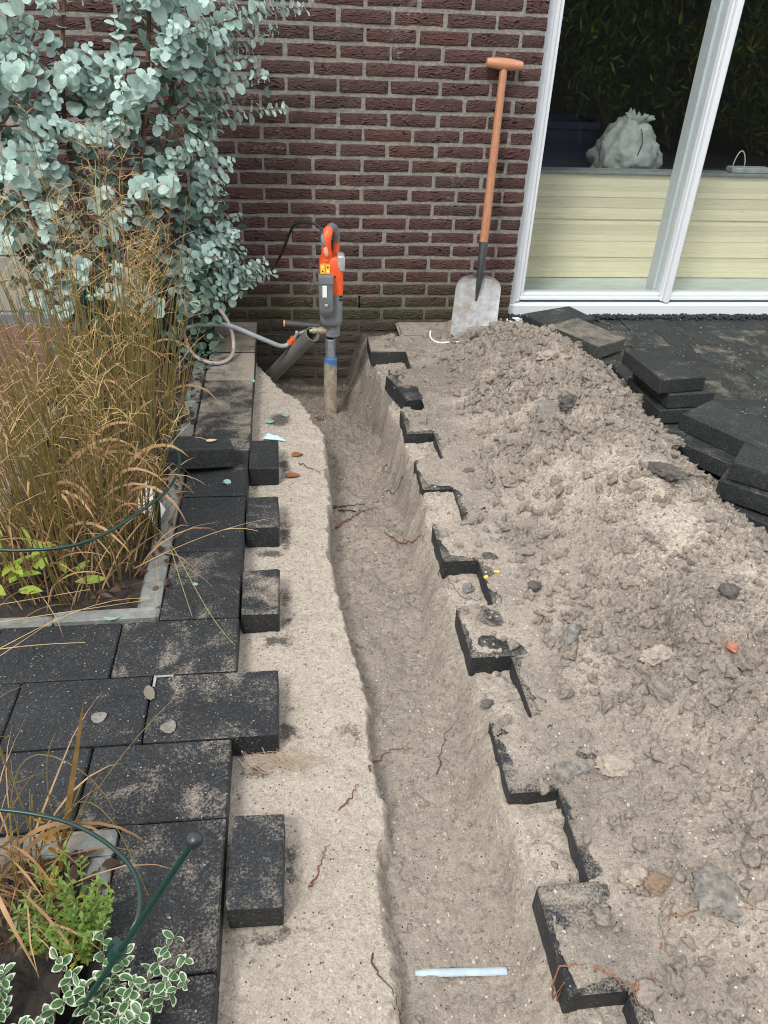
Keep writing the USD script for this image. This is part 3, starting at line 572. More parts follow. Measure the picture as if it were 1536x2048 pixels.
hp = [S(a, L - .012, .004) for a in np.linspace(-.078, .078, 9)]
M_ASH2 = wood_mat('ash_grip', (.34, .15, .08), (.48, .23, .13), (3, 30, 30), .4, 3)
obj('grip', tube(hp, [.0165, .0195, .0215, .023, .0235, .023, .0215, .0195, .0165], 16), M_ASH2, sh, smooth=40)

# ------------------------------------------------------------------ core drill standing in the trench
DX, DY = -.828, -.40
M_OR = simple('orange_plastic', (.74, .095, .022), .42, .16, 14, .0006, 120)
M_GR = simple('grey_plastic', (.15, .16, .168), .5, .35, 16, .0008, 140)
M_GR2 = simple('dark_grey_plastic', (.125, .13, .137), .55, .3, 20)
M_SILV = simple('scuffed_silver', (.42, .43, .43), .4, .3, 40, metallic=.5)
M_YEL = simple('yellow_sticker', (.80, .47, .03), .5, .1); M_WHT = simple('white_sticker', (.72, .74, .73), .5, .1)
M_BRASS = simple('brass', (.52, .44, .30), .4, .35, 40, metallic=.5)
M_TUBE = mat('core_tube', {'g': ('geometry', {}), 's': ('separate_xyz', {}), 'n': ('noise_texture', {'scale': 18, 'detail': 5}), 'n2': ('noise_texture', {'scale': 45, 'detail': 6}),
    'r': ('rgb_ramp', {'ramp': [(.3, (.30, .235, .16)), (.5, (.44, .37, .28)), (.68, (.55, .50, .43))]}), 'a': ('math', {'math_type': 'multiply_add', 'value2': .16}), 'k': ('map_range', {'from_min': .005, 'from_max': .03, 'clamp': True, 'to_max': .85}),
    'm': ('mix_color', {'b': (.03, .17, .46)}), 'p': ('principled_bsdf', {'roughness': .42, 'metallic': .35})},
    [('g.position', 'n.vector'), ('g.position', 'n2.vector'), ('n2.fac', 'r.fac'), ('g.position', 's.vector'), ('n.fac', 'a.value1'), ('s.z', 'a.value3'), ('a.value', 'k.value'), ('k.result', 'm.fac'), ('r.color', 'm.a'), ('m.result', 'p.base_color')])
dr = thing('core_drill', 'orange and grey hand-held core drill standing on its tube in the trench', 'core drill', (DX, DY, -.34))
W = lambda vf: (vf[0] + (DX, DY, 0), vf[1])
obj('core_tube', W(lathe([(.0285, -.36), (.0300, -.355), (.0300, -.03), (.0285, -.022), (.020, -.0205)], 28)), M_TUBE, dr, smooth=40)
obj('coupling', W(lathe([(.0205, -.02), (.0225, -.016), (.0225, .066), (.0205, .070)], 6)), simple('zinc', (.34, .38, .41), .35, .2, 60, metallic=.6), dr)
obj('spindle', W(lathe([(.015, .0705), (.015, .0855)], 16)), M_BLACKR, dr, smooth=40)
obj('water_collar', W(lathe([(.030, .0857), (.0345, .089), (.0345, .128), (.032, .132), (.034, .1335), (.034, .139), (.030, .1405)], 26, t=(.008, 0, 0))), simple('collar_grey', (.20, .21, .215), .45, .4, 50, metallic=.3), dr, smooth=40)
nz = obj('nozzle', W(lathe([(.016, .03), (.016, .058), (.0125, .060), (.0125, .078), (.015, .079), (.015, .094), (.010, .096), (.010, .108)], 14, align((-.97, -.22, .06)), (.008, 0, .110))), M_BRASS, dr, smooth=40)
ring = lambda z, w, d, r, cx, cy: rrect(w, d, r, z, cx, cy, 5)
obj('gear_housing', W(loft([ring(.142, .070, .085, .018, .003, 0), ring(.150, .088, .104, .02, .002, 0), ring(.175, .097, .114, .02, .002, 0), ring(.262, .099, .114, .02, .002, 0), ring(.285, .098, .110, .02, .003, 0)])), M_GR, dr, smooth=35)
obj('motor_housing', W(loft([ring(.2855, .100, .112, .022, .003, .002), ring(.33, .102, .114, .022, .003, .002), ring(.40, .100, .112, .024, .003, .002), ring(.428, .092, .105, .024, .003, .004), ring(.440, .074, .090, .02, .003, .005)])), M_OR, dr, smooth=35)
fc = obj('front_cover', W(loft([ring(.198, .034, .030, .006, -.020, -.058), ring(.215, .052, .046, .008, -.021, -.062), ring(.236, .060, .052, .010, -.022, -.064), ring(.344, .061, .050, .010, -.023, -.062), ring(.3445, .066, .056, .010, -.022, -.062), ring(.372, .065, .050, .010, -.022, -.060), ring(.376, .056, .040, .008, -.022, -.058)])), M_GR2, dr, smooth=30)
obj('type_label', W(cbox(-.038, -.019, -.0905, -.0875, .288, .338, .0008)), M_WHT, fc)
obj('screw_recess', W(lathe([(.0135, 0), (.0135, .003), (.0105, .0035), (.0105, .001)], 18, align((0, -1, .0)), (-.022, -.0885, .253))), M_GR, fc, smooth=40)
obj('screw', W(lathe([(.008, 0), (.008, .004), (.006, .0055)], 14, align((0, -1, 0)), (-.022, -.0885, .253))), M_SILV, fc, smooth=40)
for (x0, x1) in ((-.045, -.026), (-.023, -.004)):
    stv = obj('warning_sticker', W(cbox(x0, x1, -.0572, -.0548, .379, .417, .0006)), M_YEL, dr)
    obj('sticker_symbol', W(lathe([(.0048, 0), (.0048, .0008)], 3 if x0 < -.03 else 10, align((0, -1, 0)), ((x0 + x1) / 2, -.0572, .389))), M_DARK if x0 < -.03 else M_WHT, stv)
    obj('sticker_symbol', W(lathe([(.0045, 0), (.0045, .0008)], 10 if x0 < -.03 else 4, align((0, -1, 0)), ((x0 + x1) / 2, -.0572, .406))), M_WHT if x0 < -.03 else M_DARK, stv)
obj('side_panel', W(loft([ring(.388, .030, .07, .008, .043, -.016), ring(.40, .034, .074, .008, .043, -.016), ring(.444, .034, .07, .008, .043, -.014), ring(.450, .024, .06, .008, .041, -.012)])), M_SILV, dr, smooth=35)
for zz_ in (.262, .276): obj('vent_slot', W(cbox(.036, .0505, -.0565, -.0540, zz_, zz_ + .008, .0006)), M_DARK, dr)
for zz_, m_ in ((.366, M_DARK),): obj('screw_hole', W(lathe([(.004, 0), (.004, .0015)], 10, align((0, -1, 0)), (.017, -.0555, zz_))), m_, dr)
hl_ = smoothpath([(-.018, -.032, .425), (-.019, -.036, .49), (-.014, -.030, .535), (.000, -.008, .553), (.018, .022, .540), (.024, .036, .50), (.024, .030, .43)], 30)
hdl = obj('handle', W(tube(hl_, [.0225] * 5 + [.021] * 8 + [.0185] * 12 + [.020] * 5, 12)), M_OR, dr, smooth=50)
obj('grip', W(tube(hl_[13:24], .0200, 12)), M_GR2, hdl, smooth=50)
obj('trigger', W(cbox(-.004, .014, .004, .020, .455, .500, .004)), M_BLACKR, hdl)
obj('cable_sleeve', W(tube(smoothpath([(-.034, -.040, .535), (-.033, -.048, .515), (-.028, -.054, .492)], 8), [.0075, .0085, .009, .0095, .0095, .0095, .009, .0085], 10)), M_GR, dr, smooth=40)
obj('strain_relief', W(tube(smoothpath([(-.026, -.0545, .489), (-.021, -.056, .468), (-.019, -.054, .448)], 7), [.0095, .010, .0105, .0105, .010, .008, .003], 10)), simple('pale_orange', (.78, .30, .18), .45), dr, smooth=40)
sd = obj('side_handle', W(tube([(-.045, .03, .117), (-.20, .045, .124)], [.0135, .0145], 14)), simple('grip_grey', (.05, .05, .052), .6, .4, 90, .002, 160), dr, smooth=40)
obj('end_ring', W(tube([(-.2005, .045, .124), (-.207, .0455, .1243)], .0155, 16)), simple('ring_orange', (.62, .26, .13), .5), sd, smooth=40)

cab = obj('power_cable', tube(smoothpath([(DX - .034, DY - .040, .535), (-.885, -.40, .565), (-.935, -.36, .565), (-.985, -.26, .515), (-1.02, -.16, .41), (-1.06, -.10, .32), (-1.12, -.10, .25), (-1.22, -.11, .195), (-1.36, -.13, .10), (-1.5, -.2, .03)], 60), .0062, 8), M_BLACKR, smooth=True, label='black power cable arching left from the top of the drill', cat='cable')
M_PVC = simple('grey_pvc', (.155, .150, .135), .5, .3, 7, .0006, 60)
P0, D0 = np.array([-.909, -.45, .111]), np.array([-.291, .42, -.481]); D0 /= np.linalg.norm(D0)
oo, ii = .0335, .0295
obj('drain_pipe', lathe([(ii, .30), (ii, 0), (oo - .0012, 0), (oo, .0015), (oo, .66)], 32, align(D0), P0), M_PVC, smooth=40, label='grey plastic drain pipe slanting up out of the trench left of the drill', cat='pipe')
M_HOSE = simple('grey_hose', (.30, .325, .335), .45, .1, 20); M_HOSE2 = simple('pinkish_hose', (.42, .30, .26), .45, .25, 14)
ho = thing('water_hose', 'grey water hose with orange coupling running to the drill collar', 'hose', (-1.03, -.42, .04))
obj('hose', tube(smoothpath([(-1.50, -.36, .06), (-1.44, -.38, .12), (-1.388, -.40, .135), (-1.312, -.40, .139), (-1.185, -.39, .090), (-1.09, -.37, .038), (-1.032, -.355, .018), (-1.012, -.35, .028)], 40), .0105, 10), M_HOSE, ho, smooth=True)
obj('coupling', lathe([(.0125, 0), (.016, .002), (.016, .014), (.0125, .015), (.0125, .022), (.017, .023), (.017, .036), (.012, .038)], 16, align((.45, 0, .5)), (-1.013, -.35, .026)), simple('coupling_orange', (.60, .11, .03), .4, .4, 120), ho, smooth=40)
obj('fitting', tube(smoothpath([(-.989, -.35, .054), (-.972, -.352, .072), (-.945, -.36, .088), (-.918, -.372, .100), (-.905, -.40, .112)], 16), [.009] * 4 + [.0075] * 12, 10), M_SILV, ho, smooth=True)
obj('shut_off', cbox(-.985, -.970, -.372, -.352, .072, .092, .003), M_SILV, ho)
h2 = thing('hose_loop', 'thin hose with a pale red stripe looping over the corner tile by the plants', 'hose', (-1.3, -.4, .1))
lp = smoothpath([(-1.40, -.33, .25), (-1.340, -.37, .225), (-1.282, -.39, .155), (-1.258, -.42, .05), (-1.285, -.50, .012), (-1.345, -.53, .012), (-1.41, -.51, .03), (-1.455, -.44, .055), (-1.47, -.40, .09), (-1.50, -.3, .05)], 60)
obj('hose', tube(lp, .0082, 10), M_HOSE, h2, smooth=True)
tt = np.gradient(lp, axis=0); tt /= np.linalg.norm(tt, axis=1)[:, None]; sdv = EYE - lp; sdv -= (sdv * tt).sum(1)[:, None] * tt; sdv /= np.linalg.norm(sdv, axis=1)[:, None]; sd2 = np.cross(tt, sdv)
obj('stripe', tube(lp[2:52] + .0050 * (sdv * .6 + sd2 * .8)[2:52], .0046, 6), simple('red_stripe', (.50, .20, .13), .5), h2, smooth=True)

# ------------------------------------------------------------------ loose tiles
def loose(label, cx, cy, ang, ztop, l=.298, w=.198, t=.061, m=0, tilt=(0, 0), group=None, name='loose_tile'):
    v, f_ = cbox(-l / 2, l / 2, -w / 2, w / 2, -t, 0, .0035, .0012)
    M_ = rotz(math.radians(ang)) @ rotx(math.radians(tilt[0])) @ roty(math.radians(tilt[1]))
    path = thing(name, label, 'paving tile', (cx, cy, ztop - t), group)
    p_ = obj('slab', xf((v, f_), M_, (cx, cy, ztop)), M_TILE[m] if isinstance(m, int) else m, path)
    return path
for k, (cx, cy, l_, a, lab, m) in enumerate((
        (-1.115, -1.310, .20, 90.5, 'black half tile on the sand by the blue scrap, farthest of the left row', 0),
        (-1.113, -1.682, .178, 90, 'black half tile with a faint dusty top, beside the bed corner on the sand', 1),
        (-1.111, -2.070, .186, 89.5, 'black half tile half smeared with sand, third from the house wall', 2),
        (-1.103, -2.860, .188, 88, 'black half tile with a round sandy patch, nearest the viewer', 1))):
    loose(lab, cx, cy, a, .001 + .002 * k, l_, .100, .074, m, name='half_tile')
M_PT = tile_mat('loose_tile_clean', .13, base=(.017, .020, .0195)); M_PT2 = tile_mat('loose_tile_grey', .31, base=(.040, .042, .038), dustcol=(.26, .22, .17))
loose('black tile lying flat against the white window sill', .335, -.095, 21.5, .062, m=M_PT)
loose('dusty grey-topped tile propped on the flat one below the window', .398, -.345, -57.5, .076, m=M_PT2, tilt=(0, 2))
# three stacks at the right edge of the heap
loose('black tile topmost of the rear stack, jutting over the heap', .475, -.985, -84, .192, m=M_PT)
loose('black tile in the middle of the rear stack, in its shadow', .530, -.990, -86, .129, m=M_PT)
loose('lowest tile of the rear stack, half buried', .505, -1.0, -88, .066, m=M_PT)
loose('black tile topmost of the middle stack with a wet-looking face', .500, -1.51, -59, .195, m=M_PT)
loose('rough-sided black tile under the top one of the middle stack', .470, -1.575, -57, .132, m=M_PT)
loose('lowest tile of the middle stack on the patio', .505, -1.505, -61, .069, m=M_PT)
loose('black tile topmost of the nearest stack at the right frame edge', .535, -1.79, -40, .192, m=M_PT)
loose('cracked-edged black tile second in the nearest stack', .510, -1.80, -44, .129, m=M_PT)
loose('lowest black tile of the nearest stack, sticking out furthest', .520, -1.86, -50, .055, m=M_PT)
loose('short black tile tilted over the grey kerb beside the tall grass', -1.330, -1.375, 12, .088, .225, .130, .072, 0, tilt=(-7, 5))
# black tile standing crooked at the right trench edge
loose('narrow black tile piece sunk askew in the right trench lip near the wall', -.535, -.775, 105, .004, .23, .085, .07, 1, tilt=(4, -3))

# ------------------------------------------------------------------ planting bed, kerb stones, ground on the left
kerb = thing('bed_edging', None, None, (-1.4, -1.5, 0), kind='structure')
def kb(x0, x1, y0, y1, z=.012): obj('edging_stone', cbox(x0, x1, y0, y1, -.08, z + rng.normal(0, .002), .008, .0015), M_GREYSTONE, kerb)
for k, (a, b) in enumerate(((-.46, -.62), (-.63, -.86), (-.875, -1.02), (-1.08, -1.20), (-1.22, -1.55), (-1.555, -2.115))): kb(-1.428 - .006 * (k % 2), -1.378, b, a, .006)
kb(-1.64, -1.375, -2.158, -2.118, .004); kb(-1.93, -1.645, -2.160, -2.120, -.004)
kb(-1.55, -1.374, -2.822, -2.766, .004); kb(-1.422, -1.373, -2.905, -2.828, .006); kb(-1.86, -1.555, -2.82, -2.764, 0)
for a, b in ((-.9, -1.22), (-1.23, -1.62), (-1.63, -2.1)): kb(-1.955, -1.895, b, a, .006)
M_RED = simple('red_gravel_path', (.17, .085, .07), .9, .5, 120, .008, 140)
obj('red_path', sheet(-4.5, -1.96, -2.1, .18, -.012), M_RED, kind='structure')
def rough_sheet(name, x0, x1, y0, y1, z, amp, m, seed, lab=None, cat=None, kind='structure'):
    xs_, ys_ = np.arange(x0, x1 + .001, .012), np.arange(y0, y1 + .001, .012); A, B_ = np.meshgrid(xs_, ys_); q = np.stack([A, B_, 0 * A], -1)
    Z_ = z + amp * (fbm(q * 18, 4, seed) - .45); return obj(name, (np.c_[A.ravel(), B_.ravel(), Z_.ravel()], grid_faces(len(xs_), len(ys_))), m, smooth=True, kind=kind, label=lab, cat=cat)
rough_sheet('bed_soil', -1.90, -1.425, -2.125, -.02, -.02, .05, M_SOIL, 81)
rough_sheet('bed_soil', -2.0, -1.42, -3.8, -2.82, -.03, .05, M_SOIL, 82)
M_PALE = simple('pale_boards', (.27, .265, .22), .7, .12, 4)
pw = thing('pale_fence', 'pale beige board fence glimpsed behind the shrub at the left edge', 'fence', (-2.8, .05, 0))
for k in range(6): obj('board', cbox(-4.2, -2.075, .02, .05, .05 + .26 * k, .305 + .26 * k, .004), M_PALE, pw)
obj('base_rail', cbox(-4.2, -2.075, .0, .06, -.02, .044, .004), simple('rail_grey', (.16, .17, .18), .6), pw)

# gravel strip under the sill
def rock(r, seed, sub=1, flat=.75, amp=.5):
    s_ = trimesh.creation.icosphere(sub); q = np.array(s_.vertices); d = 1 + amp * (fbm(q * 1.7 + seed * 3.1, 2, seed % 97) - .5) * 2
    return q * d[:, None] * r * np.array([1, 1, flat]), np.array(s_.faces)
ROCKS = [rock(1, k, 1) for k in range(12)]
ROCKS2 = [rock(1, k + 20, 2, .6, .75) for k in range(6)]
def rnd_rot(g): 
    q = g.normal(size=4); q /= np.linalg.norm(q); w, x, y, z = q
    return np.array([[1 - 2 * (y * y + z * z), 2 * (x * y - z * w), 2 * (x * z + y * w)], [2 * (x * y + z * w), 1 - 2 * (x * x + z * z), 2 * (y * z - x * w)], [2 * (x * z - y * w), 2 * (y * z + x * w), 1 - 2 * (x * x + y * y)]])
def islands(name, ramp, rough=.8, bump=.002):
    return mat(name, {'g': ('geometry', {}), 'r': ('rgb_ramp', {'ramp': ramp}), 'n': ('noise_texture', {'scale': 150, 'detail': 4, 'roughness': .7}), 'v': ('rgb_ramp', {'ramp': [(.3, (.65, .65, .65)), (.7, (1.3, 1.3, 1.3))]}), 'm': ('mix_color', {'blend_type': 'multiply', 'fac': 1, 'use_clamp': False}),
        'b': ('bump', {'distance': bump, 'strength': 1}), 'p': ('principled_bsdf', {'roughness': rough, 'specular_ior_level': .3})},
        [('g.random_per_island', 'r.fac'), ('g.position', 'n.vector'), ('n.fac', 'v.fac'), ('r.color', 'm.a'), ('v.color', 'm.b'), ('m.result', 'p.base_color'), ('n.fac', 'b.height'), ('b.normal', 'p.normal')])
M_GRAV = islands('dark_gravel', [(0, (.03, .033, .036)), (.45, (.085, .09, .094)), (.8, (.17, .178, .18)), (1, (.38, .38, .36))])
gv = MB(); g2 = np.random.default_rng(5)
for _ in range(1500):
    x, y = g2.uniform(.115, 2.0), g2.uniform(-.0, .075)
    y = .052 - abs(g2.normal(0, .020)); r = g2.uniform(.005, .0092)
    v, f_ = ROCKS[g2.integers(12)]; gv.add((v * r) @ rnd_rot(g2).T + (x, y, g2.uniform(.001, .016)), f_)
obj('gravel', gv.mesh(), M_GRAV, label='strip of small dark gravel between window sill and patio tiles', cat='gravel', kind='stuff')

# ------------------------------------------------------------------ crumbs, stones and clods on the sand
M_CRUMB = islands('soil_crumb', [(0, (.24, .205, .17)), (.4, (.31, .268, .222)), (.72, (.39, .34, .282)), (.82, (.19, .162, .138)), (.91, (.10, .09, .083)), (1, (.06, .055, .052))], .95, .004)
M_PEB = islands('pebble', [(0, (.40, .37, .31)), (.25, (.50, .47, .40)), (.34, (.52, .27, .09)), (.45, (.56, .33, .14)), (.5, (.10, .10, .105)), (.8, (.05, .05, .053)), (1, (.22, .22, .21))], .6, .0006)
g3 = np.random.default_rng(11); cr = MB(); n = 0
CLODS = [rock(1, k + 60, 2, .7, 1.0) for k in range(8)]
ROCKS0 = [rock(1, k + 40, 0, .8, .7) for k in range(14)]
CL = lambda x, y: float(np.clip((fbm(np.array([x, y, 0]) * 5.5 + 2, 3, 81) - .36) * 5, .25, 1))
while n < 14000:
    y = -3.3 + 3.25 * g3.random() ** .75; x = g3.uniform(-.6, .48)
    lim = float(ip(y, [(0, -.16), (-.5, -.34), (-3.7, -.42)]))
    if x < lim and g3.random() > .14: continue
    if g3.random() > CL(x, y): continue
    if -2.35 < y < -1.6 and -.18 < x < .32 and g3.random() < .45: continue
    if x < float(tile_edge(y)) + .012 or x > float(ip(y, [(0, .2), (-.35, .38), (-.9, .385), (-1.5, .40), (-2.6, .55)])): continue
    r = .0016 + .0165 * g3.random() ** 6.5; h_ = ground(x, y)
    v, f_ = ROCKS0[g3.integers(14)] if r < .006 else (ROCKS[g3.integers(12)] if r < .011 else CLODS[g3.integers(8)]); cr.add((v * r * g3.uniform(.7, 1.35, 3)) @ rnd_rot(g3).T + (x, y, h_ + r * .05), f_); n += 1
for _ in range(1500):
    y = -3.3 + 3.2 * g3.random() ** .7; x = g3.uniform(-1.162, max(-1.155, float(ip(y, XL)) - .005)); r = .0012 + .003 * g3.random() ** 4; v, f_ = ROCKS0[g3.integers(14)]; cr.add((v * r) @ rnd_rot(g3).T + (x, y, ground(x, y)), f_)
for _ in range(2600):
    y = -3.3 + 3.25 * g3.random() ** .7; x = g3.uniform(float(ip(y, XL)) + .03, -.49)
    if x > float(tile_edge(y)) - .006 or (y < -2 and g3.random() < .5): continue
    r = .0016 + .0075 * g3.random() ** 5; v, f_ = ROCKS0[g3.integers(14)]; cr.add((v * r * g3.uniform(.7, 1.35, 3)) @ rnd_rot(g3).T + (x, y, ground(x, y) + r * .1), f_)
obj('soil_crumbs', cr.mesh(), M_CRUMB, smooth=True, label='small grey-brown crumbs of soil strewn over heap and trench', cat='soil crumbs', kind='stuff')
pe = MB()
for _ in range(2600):
    y = -3.3 + 3.2 * g3.random() ** .8; x = g3.uniform(-1.15, .45)
    if x > float(ip(y, XR)) and x < float(tile_edge(y)) + .01: continue
    r = .0011 + .0026 * g3.random() ** 3.5; v, f_ = ROCKS[g3.integers(12)]
    pe.add((v * r * np.array([1.3, 1, .6])) @ rotz(g3.uniform(0, 6)).T + (x, y, ground(x, y) + r * .25), f_)
obj('shell_grit', pe.mesh(), M_PEB, label='white, orange and black shell grit and pebbles scattered through the sand', cat='pebbles', kind='stuff')
tg = MB()
for _ in range(950):                                                          # crumbs and seed husks on the dark tiles
    if g3.random() < .6: x, y = g3.uniform(-1.9, -1.07), g3.uniform(-2.76, -2.17)
    else: x, y = g3.uniform(-1.37, -1.17), g3.uniform(-3.3, -.1)
    if x > -1.165 and y > -2.362: continue
    r = .0006 + .0013 * g3.random() ** 4; v, f_ = ROCKS[g3.integers(12)]; tg.add((v * r * np.array([1.4, 1, .5])) @ rotz(g3.uniform(0, 6)).T + (x, y, .0015 + r * .3), f_)
for _ in range(500):
    x, y = g3.uniform(.3, 1.5), g3.uniform(-1.3, .04); r = .0015 + .0025 * g3.random() ** 3; v, f_ = ROCKS[g3.integers(12)]; tg.add((v * r) + (x, y, .002), f_)
obj('tile_crumbs', tg.mesh(), islands('husk', [(0, (.26, .235, .19)), (.6, (.36, .32, .25)), (1, (.15, .14, .12))]), label='tiny pale crumbs and husks sprinkled on the dark paving', cat='crumbs', kind='stuff')

M_CLAY = simple('grey_clay', (.185, .163, .14), .9, .4, 50, .006, 120); M_BCLAY = simple('blue_grey_clay', (.172, .158, .138), .92, .55, 60, .008, 90); M_DCLOD = simple('dark_clod', (.085, .075, .068), .9, .5, 50, .005, 130)
M_SCLOD = simple('sandy_clod', (.31, .26, .212), .95, .3, 60, .006, 140)
def clod(label, x, y, size, m, seed, cat='clod', name='soil_clod', rz=0, tilt=0, sink=.25, amp=.8):
    s_ = trimesh.creation.icosphere(3); q = np.array(s_.vertices); d = 1 + amp * 1.3 * (fbm(q * 1.6 + seed * 2.7, 4, seed) - .5) + .55 * (np.abs(fbm(q * 3.5 + seed, 3, seed + 7) - .5) * 2 - .2) + .22 * (fbm(q * 9 + seed, 2, seed + 9) - .5)
    v = (q * d[:, None] * np.array(size)) @ (rotz(math.radians(rz)) @ rotx(math.radians(tilt))).T
    zb = ground(x, y); obj(name, (v + (x, y, zb + size[2] * (1 - 2 * sink)), np.array(s_.faces)), m, smooth=45, label=label, cat=cat)
clod('flat pale grey clay slab standing out on top of the heap', -.095, -1.324, (.060, .045, .018), M_CLAY, 3, 'clay slab', 'clay_slab', 20, 30, .1)
clod('dark crumbly clod tucked behind the pale grey clay slab', -.035, -1.335, (.045, .03, .03), M_DCLOD, 5, rz=40)
clod('oblong black and white flecked lump near the right-hand tile stacks', .106, -1.834, (.05, .034, .026), M_DCLOD, 8, rz=-60)
clod('smooth blue-grey clay patch low on the heap at the right', -.274, -3.031, (.040, .042, .012), M_BCLAY, 11, 'clay', 'clay_patch', 0, 0, .2)
clod('folded blue-grey clay scrap beside the sand-covered black tile', -.318, -2.329, (.018, .042, .018), M_BCLAY, 13, 'clay', 'clay_scrap', -25, 10)
clod('flat blue-grey clay flake at the front corner of a buried tile', -.452, -2.722, (.030, .018, .006), M_BCLAY, 15, 'clay', 'clay_flake', 15, 5, .0)
clod('small split-off flake of blue-grey clay just right of the flat one', -.420, -2.712, (.022, .014, .006), M_BCLAY, 16, 'clay', 'clay_flake', -30, 5, .0)
clod('rounded orange-red brick chip on the smooth pale part of the heap', -.031, -2.540, (.012, .013, .010), simple('brick_chip', (.32, .13, .085), .7, .3, 60), 21, 'brick chip', 'brick_chip', sink=.1)
clod('dark angular stone beside the yellow leaflets left of the heap', -.354, -2.115, (.019, .019, .014), M_DCLOD, 23, 'stone', 'stone', sink=.1)
clod('round grey stone lying in the notch between two black tiles', -.520, -2.035, (.016, .016, .014), simple('grey_stone', (.19, .18, .17), .85, .2, 60), 25, 'stone', 'stone', sink=.0)
clod('flat grey pebble on sand, nearest of a close pair', -.405, -1.875, (.016, .015, .007), simple('grey_pebble', (.24, .24, .23), .6, .2, 60), 27, 'pebble', 'pebble', sink=.0)
clod('rounder pebble just beyond the flat grey one', -.372, -1.838, (.014, .014, .010), M_CLAY, 28, 'pebble', 'pebble', sink=.0)
clod('black jagged lump on the sand tongue between tile and trench', -.560, -2.475, (.017, .012, .009), M_DCLOD, 29, 'clod', 'soil_clod', sink=.1)
clod('brown lump with a shadowed hollow in the middle of the heap front', -.157, -2.465, (.042, .022, .018), M_SCLOD, 31, rz=10)
clod('long dark clod lying lengthwise below the hollowed lump', -.19, -2.57, (.016, .034, .014), M_CLAY, 33, rz=25)
clod('broad sandy clod with a cracked lower edge right of the clay flakes', -.335, -2.72, (.05, .028, .012), M_SCLOD, 35, rz=5)
clod('sandy clod fallen against the front of the clay-flaked tile', -.487, -2.80, (.018, .018, .018), M_SCLOD, 37)
clod('brown clod stuck at the end of the bare black tile', -.40, -2.965, (.026, .02, .016), M_SCLOD, 39)
clod('reddish-brown clod just right of the one by the bare black tile', -.365, -2.985, (.024, .018, .016), simple('red_clod', (.20, .135, .09), .9, .3, 60, .004), 41)
clod('grey lump on the ridge top near the shovel', -.027, -.809, (.045, .04, .022), M_CLAY, 43, rz=30, tilt=15)
clod('pale lump just below the grey ridge-top lump', .005, -.93, (.038, .03, .02), M_SCLOD, 45)
clod('brown clay chunk against the shadow of the rear tile stack', .32, -1.10, (.05, .03, .03), simple('brown_clay', (.17, .14, .105), .9, .3, 50, .004), 47, rz=30, tilt=25)
clod('large brown clod at the foot of the middle tile stack', .26, -1.55, (.045, .03, .022), M_CLAY, 49, rz=-20)
clod('black soil lump at the right edge on the pale slope', .02, -2.40, (.022, .02, .016), M_DCLOD, 51)

# roots
M_ROOT = simple('red_root', (.15, .055, .032), .8, .5, 90, .002, 200); M_ROOT2 = simple('dark_root', (.045, .028, .022), .7, .4, 60); M_ROOT3 = simple('orange_root', (.24, .105, .05), .8, .5, 90, .002, 200)
def root(label, pts, r, m, seed=0, lift=.004):
    g_ = np.random.default_rng(seed); p_ = np.array(pts, float); q = smoothpath(np.c_[p_, np.zeros(len(p_))], 16)[:, :2] + g_.normal(0, .0035, (16, 2))
    zz_ = np.array([ground(x, y) for x, y in q]); zz_ = np.maximum(zz_, np.convolve(np.pad(zz_, 2, 'edge'), np.ones(5) / 5, 'valid')) + lift
    zz_ -= lift * .9 * (g_.random(16) < .35); obj('root', tube(np.c_[q, zz_], .8 * np.linspace(r, r * .3, 16) * g_.uniform(.75, 1.2, 16), 5), m, smooth=True, label=label, cat='root')
root('bright reddish root lying across the trench floor near its dark sticks', [(-.872, -1.52), (-.80, -1.43), (-.71, -1.335)], .0042, M_ROOT, 1, .006)
root('dark red root poking down the right trench wall into the trench', [(-.70, -1.57), (-.655, -1.62), (-.60, -1.765)], .0036, M_ROOT, 2)
root('dark twig on the left sand strip beside two brown leaves', [(-.998, -1.262), (-.955, -1.30), (-.915, -1.345)], .0030, M_ROOT2, 3)
root('black stick crossing the trench floor below the rear bend', [(-.87, -1.33), (-.81, -1.32), (-.745, -1.31)], .0045, M_ROOT2, 4)
root('second black stick just in front of the rear one in the trench', [(-.875, -1.40), (-.82, -1.39), (-.75, -1.375)], .0055, M_ROOT2, 5)
root('thin pale root arching from the right wall of the trench', [(-.655, -1.235), (-.625, -1.27), (-.59, -1.30)], .0022, M_ROOT2, 6, .012)
root('fine dark root crossing the sand in the tile notch', [(-.59, -1.945), (-.555, -2.02), (-.515, -2.09), (-.47, -2.11)], .0018, M_ROOT2, 7)
root('hair-thin root over the sand-covered tile with black patches', [(-.46, -2.115), (-.455, -2.15), (-.51, -2.21), (-.545, -2.245)], .0014, M_ROOT2, 8)
root('short dark red root in the trench opposite the clay flakes', [(-.86, -2.63), (-.80, -2.52), (-.745, -2.505)], .0030, M_ROOT, 9)
root('red root lying lengthwise on the left sand strip', [(-.935, -2.715), (-.91, -2.69), (-.893, -2.66)], .0028, M_ROOT, 10)
root('longer red root in front of it on the left sand strip', [(-1.008, -2.885), (-.985, -2.84), (-.963, -2.795)], .0030, M_ROOT, 11)
root('pale orange root curl on the last sandy tile at the bottom', [(-.585, -3.135), (-.588, -3.115), (-.565, -3.105), (-.548, -3.105)], .0028, M_ROOT3, 12)
root('orange root arching over the gap at the bottom edge', [(-.535, -3.11), (-.50, -3.13), (-.478, -3.15), (-.47, -3.18)], .0026, M_ROOT3, 13)
root('bright orange root stub between two clods at the bottom', [(-.468, -3.145), (-.447, -3.15), (-.434, -3.13)], .0042, M_ROOT3, 14)
root('long orange root leading right from the blue-grey clay patch', [(-.395, -3.09), (-.37, -3.055), (-.29, -3.055), (-.20, -3.07)], .0026, M_ROOT3, 15)
